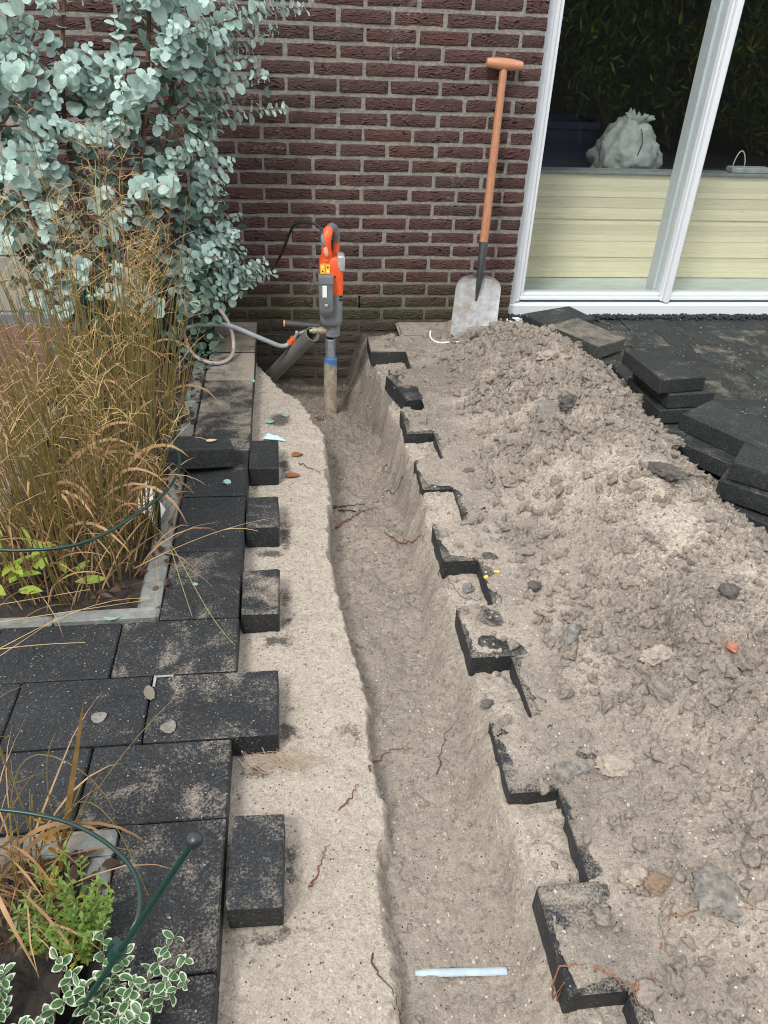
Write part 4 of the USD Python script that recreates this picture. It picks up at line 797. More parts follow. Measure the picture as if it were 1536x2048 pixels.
root('fine dark root climbing the right trench wall near the front', [(-.70, -2.60), (-.665, -2.50), (-.61, -2.41)], .0016, M_ROOT2, 16)
root('fine black root at the bottom left of the trench', [(-.90, -3.02), (-.875, -3.08), (-.84, -3.13)], .0020, M_ROOT2, 17)
root('stiff dark twig stuck in the mud beside the core tube', [(-.905, -.47), (-.87, -.475), (-.845, -.47)], .0035, M_ROOT2, 18, .02)
rg = np.random.default_rng(77); rt = MB()
for k in range(40):                                                           # matted rootlets under the jutting tile
    x, y = rg.uniform(-1.155, -1.03), -2.575 - rg.random() * .03; a = rg.normal(0, .5); l_ = rg.uniform(.03, .12)
    q = smoothpath([(x, y, -.03), (x + .4 * l_ * math.cos(a), y - .008 + .3 * l_ * math.sin(a), -.052), (x + l_ * math.cos(a), y - .012 + .5 * l_ * math.sin(a), -.066)], 5) + rg.normal(0, .002, (5, 3))
    rt.add(*tube(q, .0006, 3, False))
obj('rootlets', rt.mesh(), simple('pale_root', (.30, .21, .14), .8), label='mat of fine pale rootlets under the jutting black tile', cat='rootlets', kind='stuff')

# small litter
def flake(name, label, cat, x, y, r, m, rz, el=1.5, z=None, curl=.3, tri=10):
    a = np.linspace(0, 2 * np.pi, tri + 1)[:-1]; p_ = np.c_[r * el * np.cos(a), r * np.sin(a) * (1 - .25 * np.cos(a)), np.zeros(tri)]
    p_[:, 2] = curl * r * ((p_[:, 1] / r) ** 2) + .15 * r * np.cos(2 * a + rz); v = np.vstack([p_, (0, 0, 0)]) @ rotz(rz).T
    v2 = v - (0, 0, .0006); k_ = tri; f_ = [(k_, i, (i + 1) % k_) for i in range(k_)]; f_ += [(k_ * 2 + 1, k_ + 1 + (i + 1) % k_, k_ + 1 + i) for i in range(k_)]; f_ += [(i, k_ + 1 + i, k_ + 1 + (i + 1) % k_) for i in range(k_)] + [(i, k_ + 1 + (i + 1) % k_, (i + 1) % k_) for i in range(k_)]
    zb = ground(x, y) if z is None else z
    obj(name, (np.vstack([v, v2]) + (x, y, zb + .003), np.array(f_)), m, smooth=60, label=label, cat=cat)
M_TEAL = simple('fallen_teal_leaf', (.21, .32, .285), .5, .15, 30); M_BLEAF = simple('brown_leaf', (.22, .085, .035), .5, .4, 40); M_TAN = simple('tan_leaf', (.50, .37, .20), .6, .2, 40); M_SPLAT = simple('pale_splat', (.165, .152, .132), .9, .4, 120, .002, 120)
flake('fallen_leaf', 'round teal leaf on the sand nearest the blue scrap', 'leaf', -1.099, -.935, .016, M_TEAL, .3, 1.2)
flake('fallen_leaf', 'green round leaf on the sand right of the teal one', 'leaf', -1.035, -.885, .014, M_TEAL, 1.2, 1.1)
flake('fallen_leaf', 'small teal leaf lodged at the tile edge near the wall', 'leaf', -1.172, -.70, .011, M_TEAL, 2, 1.2)
flake('fallen_leaf', 'teal leaf on the farthest black half tile', 'leaf', -1.122, -1.305, .014, M_TEAL, .6, 1.2)
flake('fallen_leaf', 'teal leaf on black paving beside the tilted short tile', 'leaf', -1.235, -1.50, .013, M_TEAL, 2.4, 1.3)
flake('fallen_leaf', 'half-round teal leaf on the kerb corner of the bed', 'leaf', -1.49, -2.145, .020, M_TEAL, .1, 1.2)
flake('fallen_leaf', 'tiny mint leaf dot on the dusty corner tile', 'leaf', -1.29, -2.03, .007, M_TEAL, .1, 1.1)
flake('dry_leaf', 'brown curled leaf on the sand behind the dark twig', 'leaf', -.995, -1.207, .015, M_BLEAF, .4, 1.5, curl=.6)
flake('dry_leaf', 'brown leaf with a pale tip in front of the dark twig', 'leaf', -1.015, -1.350, .017, M_BLEAF, .1, 1.5, curl=.5)
flake('dry_leaf', 'tan seed-like leaf lying on the tilted short tile', 'leaf', -1.285, -1.37, .009, M_TAN, .2, 2.0, z=.088)
flake('dry_leaf', 'grey-brown pointed leaf at a tile joint near the white corner mark', 'leaf', -1.362, -2.42, .012, simple('grey_leaf', (.16, .14, .10), .7), 1.9, 2.0)
flake('splat', 'pale fibrous splat in the middle of the second tile row', 'splat', -1.462, -2.485, .016, M_SPLAT, .4, 1.1, curl=.05)
flake('splat', 'flat pale ragged leaf at the seam near the jutting tile', 'leaf', -1.305, -2.525, .017, M_SPLAT, 1.2, 1.1, curl=.1)
for k, (x, y) in enumerate(((-.475, -2.05), (-.44, -2.035))): flake('yellow_leaflet', ('yellow leaflet at the edge of the tile notch', 'yellow leaflet just right of the notch one')[k], 'leaf', x, y, .006, simple(f'yellow_leaf_{k}', (.62, .42, .06), .5), .9 - k, 1.6)
# white plastic strip in the trench, blue scrap, white wire, white card
a_ = np.linspace(-1.1, 1.1, 9); st = []
for t_ in np.linspace(0, 1, 8): st.append(np.array([(0, .0085 * math.sin(a), .0075 * math.cos(a)) for a in a_] + [(0, .0073 * math.sin(a), .0063 * math.cos(a)) for a in a_[::-1]]) * (1, .55 + .45 * min(1, 6 * t_ + .2), 1) + (-.087 + .174 * t_, 0, 0))
sv, sf = loft(st); zt = ground(-.73, -3.01)
obj('plastic_strip', xf((sv, sf), rotz(-.06) @ roty(.03), (-.729, -3.032, zt + .002)), simple('bluish_white_plastic', (.36, .43, .47), .45, .2, 40), smooth=40, label='bluish white half-round plastic strip lying across the trench', cat='plastic strip')
q = np.array([(-.045, -.012, 0), (-.02, .016, .012), (.0, -.002, .014), (.012, .010, .006), (.038, -.016, .003), (.048, -.028, 0), (.0, -.02, .004), (-.03, -.022, .008)])
obj('plastic_scrap', (np.vstack([q, q - (0, 0, .001)]) + (-1.085, -1.075, ground(-1.085, -1.06) + .004), np.array([(0, 1, 7), (1, 2, 7), (2, 6, 7), (2, 3, 6), (3, 4, 6), (4, 5, 6), (8, 15, 9), (9, 15, 10), (10, 15, 14), (10, 14, 11), (11, 14, 12), (12, 14, 13)])), simple('blue_white_plastic', (.42, .62, .72), .35, .35, 25), label='light blue crumpled plastic scrap on the sand behind a half tile', cat='plastic scrap')
obj('white_wire', tube(smoothpath([(-.335, -.215, .034), (-.330, -.275, .008), (-.305, -.300, .007), (-.27, -.30, .008), (-.235, -.325, .02), (-.20, -.34, .03)], 24), .0042, 8), simple('white_pvc', (.72, .71, .67), .4), smooth=True, label='short white bent wire on the sandy tile left of the shovel', cat='wire')
obj('white_chip', cbox(.13, .18, .0, .022, .004, .014, .002), simple('white_chip', (.75, .80, .82), .5), label='small white chip on the patio corner beside the brick wall', cat='chip')
q = np.array([(-1.470, -1.585, .075), (-1.505, -1.660, .030), (-1.462, -1.700, .010), (-1.425, -1.755, .005), (-1.402, -1.715, .045), (-1.440, -1.650, .060)])
obj('paper_sheet', (q, np.array([(0, 1, 5), (1, 2, 5), (2, 3, 4), (2, 4, 5)])), simple('white_paper', (.72, .74, .76), .5, .1, 40), label='creased white plastic sheet stuck between grass and kerb', cat='sheet')
#PART3
# ------------------------------------------------------------------ eucalyptus
def leaf_mat(name, top, back, var=.22, trans=.18, rough=.5):
    return mat(name, {'g': ('geometry', {}), 'oi': ('object_info', {}), 'ra': ('math', {'math_type': 'add'}), 'rf': ('math', {'math_type': 'fraction'}),
        'r': ('rgb_ramp', {'ramp': [(0, tuple(c * (1 - var) for c in top)), (.5, top), (1, tuple(min(1, c * (1 + var)) for c in top))]}), 'rb': ('mix_color', {'b': back}),
        'n': ('noise_texture', {'scale': 90, 'detail': 3}), 'nv': ('rgb_ramp', {'ramp': [(.3, (.85, .86, .85)), (.7, (1.12, 1.1, 1.1))]}), 'mu': ('mix_color', {'blend_type': 'multiply', 'fac': 1, 'use_clamp': False}),
        'p': ('principled_bsdf', {'roughness': rough, 'specular_ior_level': .4}), 't': ('translucent_bsdf', {}), 'm': ('mix_closure', {'fac': trans})},
        [('oi.random', 'ra.value1'), ('g.random_per_island', 'ra.value2'), ('ra.value', 'rf.value1'), ('rf.value', 'r.fac'), ('g.backfacing', 'rb.fac'), ('r.color', 'rb.a'), ('g.position', 'n.vector'), ('n.fac', 'nv.fac'), ('rb.result', 'mu.a'), ('nv.color', 'mu.b'),
         ('mu.result', 'p.base_color'), ('mu.result', 't.color'), ('p.BSDF', 'm.closure1'), ('t.BSDF', 'm.closure2')], surface='m.closure')
M_EUC = leaf_mat('eucalyptus_leaf', (.56, .72, .68), (.38, .51, .46), .26)
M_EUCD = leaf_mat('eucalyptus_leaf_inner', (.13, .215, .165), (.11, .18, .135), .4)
M_BARK = simple('eucalyptus_bark', (.13, .065, .04), .7, .45, 30, .002, 80); M_TWIG = simple('eucalyptus_twig', (.19, .10, .06), .6, .4, 40)
ge = np.random.default_rng(21)
LA = np.linspace(0, 2 * np.pi, 10)[:-1]
def round_leaf(c, axis, nrm, r, el=1.0, fold=.25):
    """Round leaf blade: starts at c, grows along axis, faces nrm; slightly folded along the midrib."""
    axis = axis / np.linalg.norm(axis); nrm = nrm - axis * (nrm @ axis); nrm /= np.linalg.norm(nrm) + 1e-9; sd = np.cross(nrm, axis)
    x = r * el * (1 - np.cos(LA)); y = r * np.sin(LA); z = fold * np.abs(y) - .10 * x * x / max(r, .001)
    v = c + x[:, None] * axis + y[:, None] * sd + z[:, None] * nrm
    m = c + r * el * axis - .03 * r * nrm
    v = np.vstack([v, m]); k = len(LA)
    return v, np.array([(k, i, (i + 1) % k) for i in range(k)])
euc = thing('eucalyptus', 'silvery blue-green eucalyptus shrub with round leaves against the brick wall', 'shrub', (-1.65, -.45, 0))
stems = [[(-1.60, -.42, -.03), (-1.57, -.44, .35), (-1.56, -.45, .72), (-1.50, -.45, 1.05), (-1.45, -.45, 1.38), (-1.43, -.44, 1.65)],
         [(-1.56, -.40, -.03), (-1.50, -.40, .4), (-1.47, -.38, .75), (-1.40, -.36, 1.15), (-1.33, -.35, 1.55)],
         [(-1.66, -.46, -.03), (-1.74, -.50, .45), (-1.80, -.5, .80), (-1.78, -.48, 1.1), (-1.70, -.46, 1.45)],
         [(-1.74, -.5, -.03), (-1.90, -.58, .4), (-1.98, -.6, .8), (-2.0, -.6, 1.15), (-1.98, -.6, 1.5)],
         [(-1.55, -.36, -.03), (-1.46, -.30, .3), (-1.40, -.26, .6), (-1.33, -.24, .9)],
         [(-1.80, -.5, -.03), (-2.0, -.5, .35), (-2.14, -.48, .7), (-2.2, -.45, 1.0), (-2.2, -.42, 1.35)]]
sp_ = [smoothpath(s, 40) for s in stems]
for s in sp_: obj('trunk', tube(s, np.linspace(.0125, .0065, 40), 7), M_BARK, euc, smooth=True)
tips = [(-.90, -.2, 1.31, 2), (-.93, -.22, 1.40, 2), (-.99, -.2, .97, 2), (-1.16, -.2, 1.23, 2), (-1.06, -.2, 1.08, 2), (-1.28, -.2, .75, 5), (-1.10, -.2, 1.14, 2), (-1.02, -.2, 1.24, 2), (-1.28, -.25, .60, 5), (-1.21, -.25, .47, 5), (-1.14, -.27, .36, 5), (-1.06, -.2, .30, 5), (-1.30, -.28, .67, 5), (-1.34, -.28, .54, 5), (-1.27, -.25, .91, 2), (-1.2, -.2, 1.38, 2), (-1.24, -.25, 1.06, 2), (-1.22, -.3, .40, 5), (-1.3, -.34, .25, 5), (-1.2, -.25, .30, 5), (-1.18, -.28, .43, 5), (-1.27, -.30, .80, 5),
        (-1.25, -.34, .52, 5), (-1.31, -.36, .34, 5), (-1.36, -.40, .45, 5), (-1.38, -.42, .25, 5)]
leaves = []; twigs = MB()
def branch(si, h, tip, rl, start=None):
    s = sp_[si]; i = int(np.argmin(np.abs(s[:, 2] - h))); p0 = s[i]; tip = np.array(tip, float)
    mid = (p0 + tip) / 2 + ge.normal(0, .025, 3) + (0, 0, -.02 + .05 * ge.random()); q = smoothpath([p0, mid, tip], 26)
    d = np.r_[0, np.cumsum(np.linalg.norm(np.diff(q, axis=0), axis=1))]; Ltot = d[-1]
    twigs.add(*tube(q[::3] if len(q[::3]) > 2 else q, np.linspace(.0034, .0012, len(q[::3])), 4, False))
    x = .06 + .05 * ge.random(); ph = ge.random() * 3
    while x < Ltot:
        p = np.array([np.interp(x, d, q[:, k]) for k in range(3)]); t = np.array([np.interp(min(x + .02, Ltot), d, q[:, k]) - np.interp(max(x - .02, 0), d, q[:, k]) for k in range(3)]); t /= np.linalg.norm(t)
        f_ = x / Ltot; r = rl * (1.0 - .55 * max(0, f_ - .55) / .45) * ge.uniform(.68, 1.2)
        a = np.cross(t, [0, 0, 1.0] if abs(t[2]) < .9 else [1.0, 0, 0]); a /= np.linalg.norm(a); b = np.cross(t, a)
        for w in (0, np.pi):
            u = math.cos(ph + w) * a + math.sin(ph + w) * b + ge.normal(0, .16, 3)
            n_l = t * (.75 if f_ > .3 else .5) + ge.normal(0, .45, 3) + (0, -.30, .45)
            leaves.append((p + u * .004, u + t * .25 * ge.random(), n_l, r, ge.uniform(.88, 1.22)))
        ph += np.pi / 2 + ge.normal(0, .25); x += r * ge.uniform(.9, 1.35)
    return q
tips += [(t_[0] + ge.normal(0, .05), t_[1] - abs(ge.normal(0, .05)), t_[2] + ge.normal(0, .05), t_[3]) for t_ in tips if t_[3] == 5] + [(-1.15, -.2, .36, 5), (-1.22, -.3, .52, 5), (-1.3, -.4, .62, 5), (-1.33, -.38, .78, 5), (-1.2, -.25, 1.0, 2), (-1.25, -.3, 1.2, 2), (-1.18, -.22, 1.33, 2)]
for t_ in tips:
    si = t_[3] - 1; s = sp_[min(si, 4)]; branch(min(si, 4), min(s[-1, 2] - .05, max(.15, t_[2] - ge.uniform(.08, .22))), t_[:3], .0225)
for k in range(150):
    si = [0, 0, 1, 2, 2, 3, 3, 3, 5][k % 9]; s = sp_[si]
    h = ge.uniform(.22, 1.45) if k % 3 else ge.uniform(.6, 1.45); i = int(np.argmin(np.abs(s[:, 2] - h))); p0 = s[i]
    a = ge.uniform(-np.pi, np.pi); rr = ge.uniform(.12, .30)
    tip = p0 + np.array([rr * math.cos(a) * 1.0, -abs(rr * math.sin(a)) * .95 if ge.random() < .72 else rr * .6 * math.sin(a), ge.uniform(.02, .20)])
    tip[1] = min(tip[1], -.05); tip[0] = max(tip[0], -2.5)
    branch(si, p0[2], tip, ge.uniform(.017, .0275))
for s in sp_[:4]:                                                             # leaf pairs on the young upper stems
    for i in range(14, 40, 1):
        a = ge.uniform(0, 6.3); u = np.array([math.cos(a), math.sin(a), .3]); leaves.append((s[i], u, np.array([0, -.3, .9]) + ge.normal(0, .3, 3), .021, 1.15))
obj('twigs', twigs.mesh(), M_TWIG, euc, smooth=True, kind='stuff')
vis = []
for i, l_ in enumerate(leaves):
    d = l_[0] - EYE; vis.append(l_[3] / np.linalg.norm(d) + .15 * (-d[1] < -3.2) * 0 - .004 * max(0, l_[0][1] + .35))
order = np.argsort(-np.array(vis)); rest = MB()
first = set(order[:300].tolist())
for i, l_ in enumerate(leaves):
    vf = round_leaf(*l_)
    if i in first: obj('leaf', vf, M_EUC, euc, smooth=True)
    else: rest.add(*vf)
obj('leaf_mass', rest.mesh(), M_EUC, euc, smooth=True, kind='stuff')
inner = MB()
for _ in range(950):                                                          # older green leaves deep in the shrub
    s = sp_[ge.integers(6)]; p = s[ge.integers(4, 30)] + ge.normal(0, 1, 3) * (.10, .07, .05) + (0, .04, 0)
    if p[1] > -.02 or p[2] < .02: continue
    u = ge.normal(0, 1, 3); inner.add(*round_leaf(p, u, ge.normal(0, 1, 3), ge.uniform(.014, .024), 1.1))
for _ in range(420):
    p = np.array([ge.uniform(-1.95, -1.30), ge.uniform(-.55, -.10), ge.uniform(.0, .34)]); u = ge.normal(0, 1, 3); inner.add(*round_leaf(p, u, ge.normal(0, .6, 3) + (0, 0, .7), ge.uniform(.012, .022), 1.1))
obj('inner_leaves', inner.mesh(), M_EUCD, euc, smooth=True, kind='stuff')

# ------------------------------------------------------------------ grasses
def strand_mat(name, ramp):
    return mat(name, {'g': ('geometry', {}), 'r': ('rgb_ramp', {'ramp': ramp}), 'n': ('noise_texture', {'scale': 14, 'detail': 3}), 'nv': ('rgb_ramp', {'ramp': [(.3, (.7, .68, .62)), (.7, (1.25, 1.2, 1.1))]}), 'mu': ('mix_color', {'blend_type': 'multiply', 'fac': 1, 'use_clamp': False}), 'p': ('principled_bsdf', {'roughness': .6, 'specular_ior_level': .3})},
               [('g.random_per_island', 'r.fac'), ('g.position', 'n.vector'), ('n.fac', 'nv.fac'), ('r.color', 'mu.a'), ('nv.color', 'mu.b'), ('mu.result', 'p.base_color')])
M_STEM = strand_mat('grass_stem', [(0, (.15, .12, .04)), (.18, (.30, .215, .08)), (.38, (.42, .285, .13)), (.55, (.30, .145, .06)), (.74, (.15, .065, .032)), (.9, (.47, .34, .18)), (1, (.10, .09, .03))])
M_STRAW = strand_mat('grass_straw', [(0, (.46, .33, .17)), (.5, (.38, .26, .13)), (.8, (.50, .38, .22)), (1, (.29, .165, .08))])
M_BLADE = strand_mat('grass_blade', [(0, (.32, .20, .11)), (.3, (.42, .29, .18)), (.55, (.20, .105, .055)), (.8, (.24, .20, .09)), (1, (.36, .24, .15))])
gg = np.random.default_rng(33)
def bend(p0, dirv, l_, droop, n=8, wob=.01):
    p = [np.array(p0, float)]; d = np.array(dirv, float); d /= np.linalg.norm(d)
    for k in range(n):
        d = d + np.array([0, 0, -droop / n * (k + 1) / n * 2]) + gg.normal(0, wob, 3); d /= np.linalg.norm(d); p.append(p[-1] + d * l_ / n)
    return np.array(p)
def ribbon(path, w, mb, up_=(0, 0, 1), twist=0.0):
    t = np.gradient(path, axis=0); t /= np.linalg.norm(t, axis=1)[:, None]; n = len(path); v = []
    for i in range(n):
        a = np.cross(t[i], (0.3, -.9, .3)); a /= np.linalg.norm(a); b = np.cross(t[i], a); th = twist * i / n
        sd = math.cos(th) * a + math.sin(th) * b; ww = w * math.sin(math.pi * min(1, (.12 + .88 * (1 - i / (n - 1))) * .75)) if i < n - 1 else .0002
        v += [path[i] - sd * ww / 2, path[i] + sd * ww / 2]
    mb.add(v, [(2 * i, 2 * i + 1, 2 * i + 3, 2 * i + 2) for i in range(n - 1)]); return mb
def panicle(tip_path, mb, dens=1.0):
    n = len(tip_path)
    for i in range(n // 3, n):
        p = tip_path[i]; f_ = (i - n / 3) / (n * .67)
        for _ in range(int(3 * dens + gg.random())):
            a = gg.uniform(0, 6.3); l_ = gg.uniform(.05, .15) * (1 - .6 * f_); d = np.array([math.cos(a) * .75, math.sin(a) * .75, gg.uniform(.25, 1.1)])
            q = bend(p, d, l_, .25, 3, .06); mb.add(*tube(q, [.0008, .0007, .0006, .0004], 3, False))
            for _ in range(2):
                j = gg.integers(1, 4); e = bend(q[j], gg.normal(0, 1, 3) + (0, 0, .3), gg.uniform(.015, .05), .2, 2, .05); mb.add(*tube(e, [.0006, .0005, .0004], 3, False))
                s_ = e[-1]; mb.add([s_ + (0, 0, .0022), s_ + (.0010, 0, 0), s_ + (-.0005, .0009, 0), s_ + (-.0005, -.0009, 0), s_ - (0, 0, .0022)], [(0, 1, 2), (0, 2, 3), (0, 3, 1), (4, 2, 1), (4, 3, 2), (4, 1, 3)])
def grass_clump(label, c, rad, n, hh, nblade, seed, pan=.4, spread=.16, tilt=(0, 0), nshort=120):
    path = thing('ornamental_grass', label, 'ornamental grass', (c[0], c[1], -.02)); st = MB(); pn = MB(); bl = MB()
    for k in range(n):
        a, r = gg.uniform(0, 6.3), math.sqrt(gg.random()); x, y = c[0] + rad[0] * r * math.cos(a), c[1] + rad[1] * r * math.sin(a)
        d = np.array([spread * math.cos(a) * r + tilt[0] + gg.normal(0, .07), spread * math.sin(a) * r + tilt[1] + gg.normal(0, .07), 1.0]); l_ = hh * ((.46 + .60 * gg.random() ** 2.2) if n > 20 else gg.uniform(.75, 1.0))
        q = bend((x, y, -.025), d, l_, gg.uniform(.0, .12), 8, .012)
        st.add(*tube(q, np.linspace(.0020, .0010, 9) * gg.uniform(.8, 1.35), 3, False))
        if gg.random() < pan and l_ > .62 * hh: panicle(smoothpath(q[4:], 10), pn, .55)
        if gg.random() < .5:
            j = gg.integers(2, 5); e = bend(q[j], d * .6 + gg.normal(0, .5, 3) * (1, 1, .2), gg.uniform(.08, .22), gg.uniform(.1, .9), 6, .03); ribbon(e, gg.uniform(.0022, .0045), bl, twist=gg.normal(0, 1))
    for k in range(nshort):
        a, r = gg.uniform(0, 6.3), math.sqrt(gg.random()); x, y = c[0] + rad[0] * 1.1 * r * math.cos(a), c[1] + rad[1] * 1.1 * r * math.sin(a)
        e = bend((x, y, -.02), np.array([gg.normal(0, .5), gg.normal(0, .5), 1.0]), gg.uniform(.12, .38), gg.uniform(.3, 2.0), 7, .05); ribbon(e, gg.uniform(.002, .0045), bl, twist=gg.normal(0, 1))
    obj('stems', st.mesh(), M_STEM, path, smooth=True, kind='stuff')
    if pn.n: obj('seed_heads', pn.mesh(), M_STRAW, path, kind='stuff')
    obj('thin_leaves', bl.mesh(), M_BLADE, path, smooth=True, kind='stuff')
    for k in range(nblade):
        a = gg.uniform(-2.6, .5); x, y = c[0] + rad[0] * .8 * math.cos(a) * gg.random(), c[1] + rad[1] * .9 * math.sin(a) * gg.random()
        q = bend((x, y, gg.uniform(.12, .42) * min(1, hh)), np.array([math.cos(a) * .55 + .15, math.sin(a) * .5, .9]), gg.uniform(.16, .34), gg.uniform(1.5, 3.2), 9, .03)
        b_ = MB(); ribbon(q, gg.uniform(.006, .0105), b_, twist=gg.normal(0, 1.2)); obj('leaf_blade', b_.mesh(), M_BLADE, path, smooth=True)
    return path
grass_clump('tall tan and rust ornamental grass clump at the front of the bed', (-1.66, -1.81), (.24, .26), 260, .74, 26, 1, .10, .17, nshort=210)
grass_clump('olive-stemmed ornamental grass with airy seed heads in mid bed', (-1.70, -1.24), (.28, .28), 235, .78, 14, 2, .16, .20, nshort=80)
grass_clump('few very tall pale seed heads standing against the eucalyptus leaves', (-1.63, -1.22), (.14, .16), 15, 1.08, 0, 5, 1.0, .10, tilt=(.03, 0), nshort=0)
grass_clump('sparser ornamental grass standing before the eucalyptus stems', (-1.74, -.80), (.26, .18), 85, .78, 5, 3, .45, .24, nshort=50)
grass_clump('small dry grass tuft in the near left bed beside the green plant', (-1.545, -2.90), (.07, .06), 26, .42, 9, 4, .1, .35, nshort=46)
# single straw stalks arching over the paving
sg = thing('straw_stalk', 'long bare straw stalk leaning from the bed corner over the black tiles', 'stalk', (-1.44, -1.98, 0)); b_ = MB()
for p_ in ([(-1.46, -1.97, .02), (-1.36, -1.93, .05), (-1.22, -1.84, .05), (-1.10, -1.77, .035)], [(-1.22, -1.84, .05), (-1.17, -1.85, .06), (-1.12, -1.86, .055)]): b_.add(*tube(smoothpath(p_, 14), np.linspace(.0016, .0007, 14), 4, False))
obj('stem', b_.mesh(), M_STRAW, sg, smooth=True)
sg = thing('straw_stalk', 'forked greenish stalk drooping over the dusty corner tile', 'stalk', (-1.40, -1.99, 0)); b_ = MB()
for p_ in ([(-1.43, -1.80, .05), (-1.33, -1.98, .05), (-1.24, -2.17, .02), (-1.17, -2.28, .004)], [(-1.36, -1.93, .05), (-1.315, -2.08, .03), (-1.285, -2.17, .01)]): b_.add(*tube(smoothpath(p_, 14), np.linspace(.0017, .0007, 14), 4, False))
obj('stem', b_.mesh(), simple('green_straw', (.22, .22, .09), .6, .3), sg, smooth=True)
sg = thing('straw_stalk', 'bundle of pale stalks fallen across the front kerb and paving', 'stalk', (-1.6, -2.15, 0)); b_ = MB()
for p_ in ([(-1.93, -2.42, .03), (-1.72, -2.30, .05), (-1.55, -2.18, .06), (-1.40, -2.10, .02)], [(-1.95, -2.20, .02), (-1.7, -2.17, .03), (-1.42, -2.10, .012)], [(-1.90, -2.52, .03), (-1.74, -2.36, .05), (-1.60, -2.22, .07)], [(-1.72, -2.30, .05), (-1.62, -2.28, .04), (-1.53, -2.27, .03)], [(-1.95, -2.15, .03), (-1.75, -2.12, .04), (-1.55, -2.09, .05)]): b_.add(*tube(smoothpath(p_, 14), np.linspace(.0015, .0008, 14), 4, False))
obj('stem', b_.mesh(), M_STRAW, sg, smooth=True)
tallst = [[(-1.485, -2.86, -.02), (-1.492, -2.845, .22), (-1.50, -2.835, .42), (-1.505, -2.83, .62)], [(-1.455, -2.86, -.02), (-1.445, -2.85, .18), (-1.43, -2.845, .30), (-1.40, -2.85, .38)], [(-1.53, -2.88, 0), (-1.54, -2.80, .12), (-1.49, -2.76, .22), (-1.40, -2.79, .20), (-1.35, -2.84, .12)], [(-1.47, -2.87, 0), (-1.46, -2.83, .12), (-1.40, -2.82, .16), (-1.33, -2.87, .10), (-1.29, -2.93, .03)],
          [(-1.48, -2.88, .0), (-1.40, -2.80, .13), (-1.32, -2.72, .20), (-1.25, -2.66, .24)]]
sg = thing('grass_stalks', 'few tall bent grass stalks rising over the black tiles at left', 'stalks', (-1.48, -2.87, -.02)); b_ = MB()
for p_ in tallst: b_.add(*tube(smoothpath(p_, 18), np.linspace(.0019, .0007, 18), 4, False))
for k in range(12):
    q = np.array(tallst[0][3 - k % 2]) + (0, 0, -.02 * k); b_.add(*tube(bend(q, gg.normal(0, 1, 3) + (0, 0, 1), .07, .3, 3, .05), [.001, .0008, .0006, .0004], 3, False))
obj('stems', b_.mesh(), M_STEM, sg, smooth=True)
bl_ = MB(); ribbon(smoothpath([(-1.455, -2.87, .03), (-1.42, -2.83, .18), (-1.39, -2.80, .30), (-1.37, -2.79, .38)], 10), .010, bl_); obj('leaf_blade', bl_.mesh(), simple('olive_blade', (.20, .12, .04), .5, .3), sg, smooth=True)

# ------------------------------------------------------------------ plant supports
M_GWIRE = simple('green_coated_wire', (.004, .024, .019), .35, .15, 40)
r1 = thing('plant_support', 'green wire plant support half-ring around the tall grass', 'plant support', (-1.42, -1.76, -.05))
obj('ring', tube(smoothpath([(-1.86, -2.10, .25), (-1.78, -2.155, .25), (-1.707, -2.175, .25), (-1.625, -2.18, .25), (-1.537, -2.166, .25), (-1.47, -2.118, .25), (-1.415, -2.045, .25), (-1.353, -1.942, .25), (-1.330, -1.827, .25), (-1.35, -1.699, .25), (-1.40, -1.62, .25)], 60), .0042, 8), M_GWIRE, r1, smooth=True)
obj('stake', tube([(-1.425, -1.765, -.06), (-1.405, -1.80, .10), (-1.392, -1.86, .19)], .0055, 8), M_GWIRE, r1, smooth=True)
r2 = thing('plant_support', 'green plant stake with a black ball cap and curved wire, lower left', 'plant support', (-1.40, -3.11, -.05))
obj('ring', tube(smoothpath([(-1.62, -2.84, .21), (-1.524, -2.857, .205), (-1.438, -2.876, .20), (-1.375, -2.905, .20), (-1.32, -2.946, .20), (-1.283, -2.989, .20), (-1.269, -3.027, .20), (-1.268, -3.055, .195), (-1.277, -3.072, .185)], 40), .0037, 8), M_GWIRE, r2, smooth=True)
B0, B1 = np.array([-1.41, -3.105, -.05]), np.array([-1.154, -3.105, .45])
sdir = (B1 - B0) / np.linalg.norm(B1 - B0)
obj('stake', tube([B0, B1 - .008 * sdir], .0048, 10), M_GWIRE, r2, smooth=True)
sb_ = trimesh.creation.icosphere(3, .0125); obj('ball_cap', (np.array(sb_.vertices) + B1, np.array(sb_.faces)), simple('black_ball', (.014, .017, .020), .38, .1), r2, smooth=True)
pc = B0 + (B1 - B0) * .475
obj('clip', lathe([(.0065, -.016), (.0105, -.015), (.0115, .010), (.0105, .013), (.0062, .013)], 14, align(sdir), pc + (-.003, 0, 0)), M_GWIRE, r2, smooth=40)
obj('clip_socket', lathe([(.0042, -.012), (.0062, -.012), (.0062, .012), (.0042, .012)], 12, align(sdir), pc + (-.010, .010, .004)), M_GWIRE, r2, smooth=40)

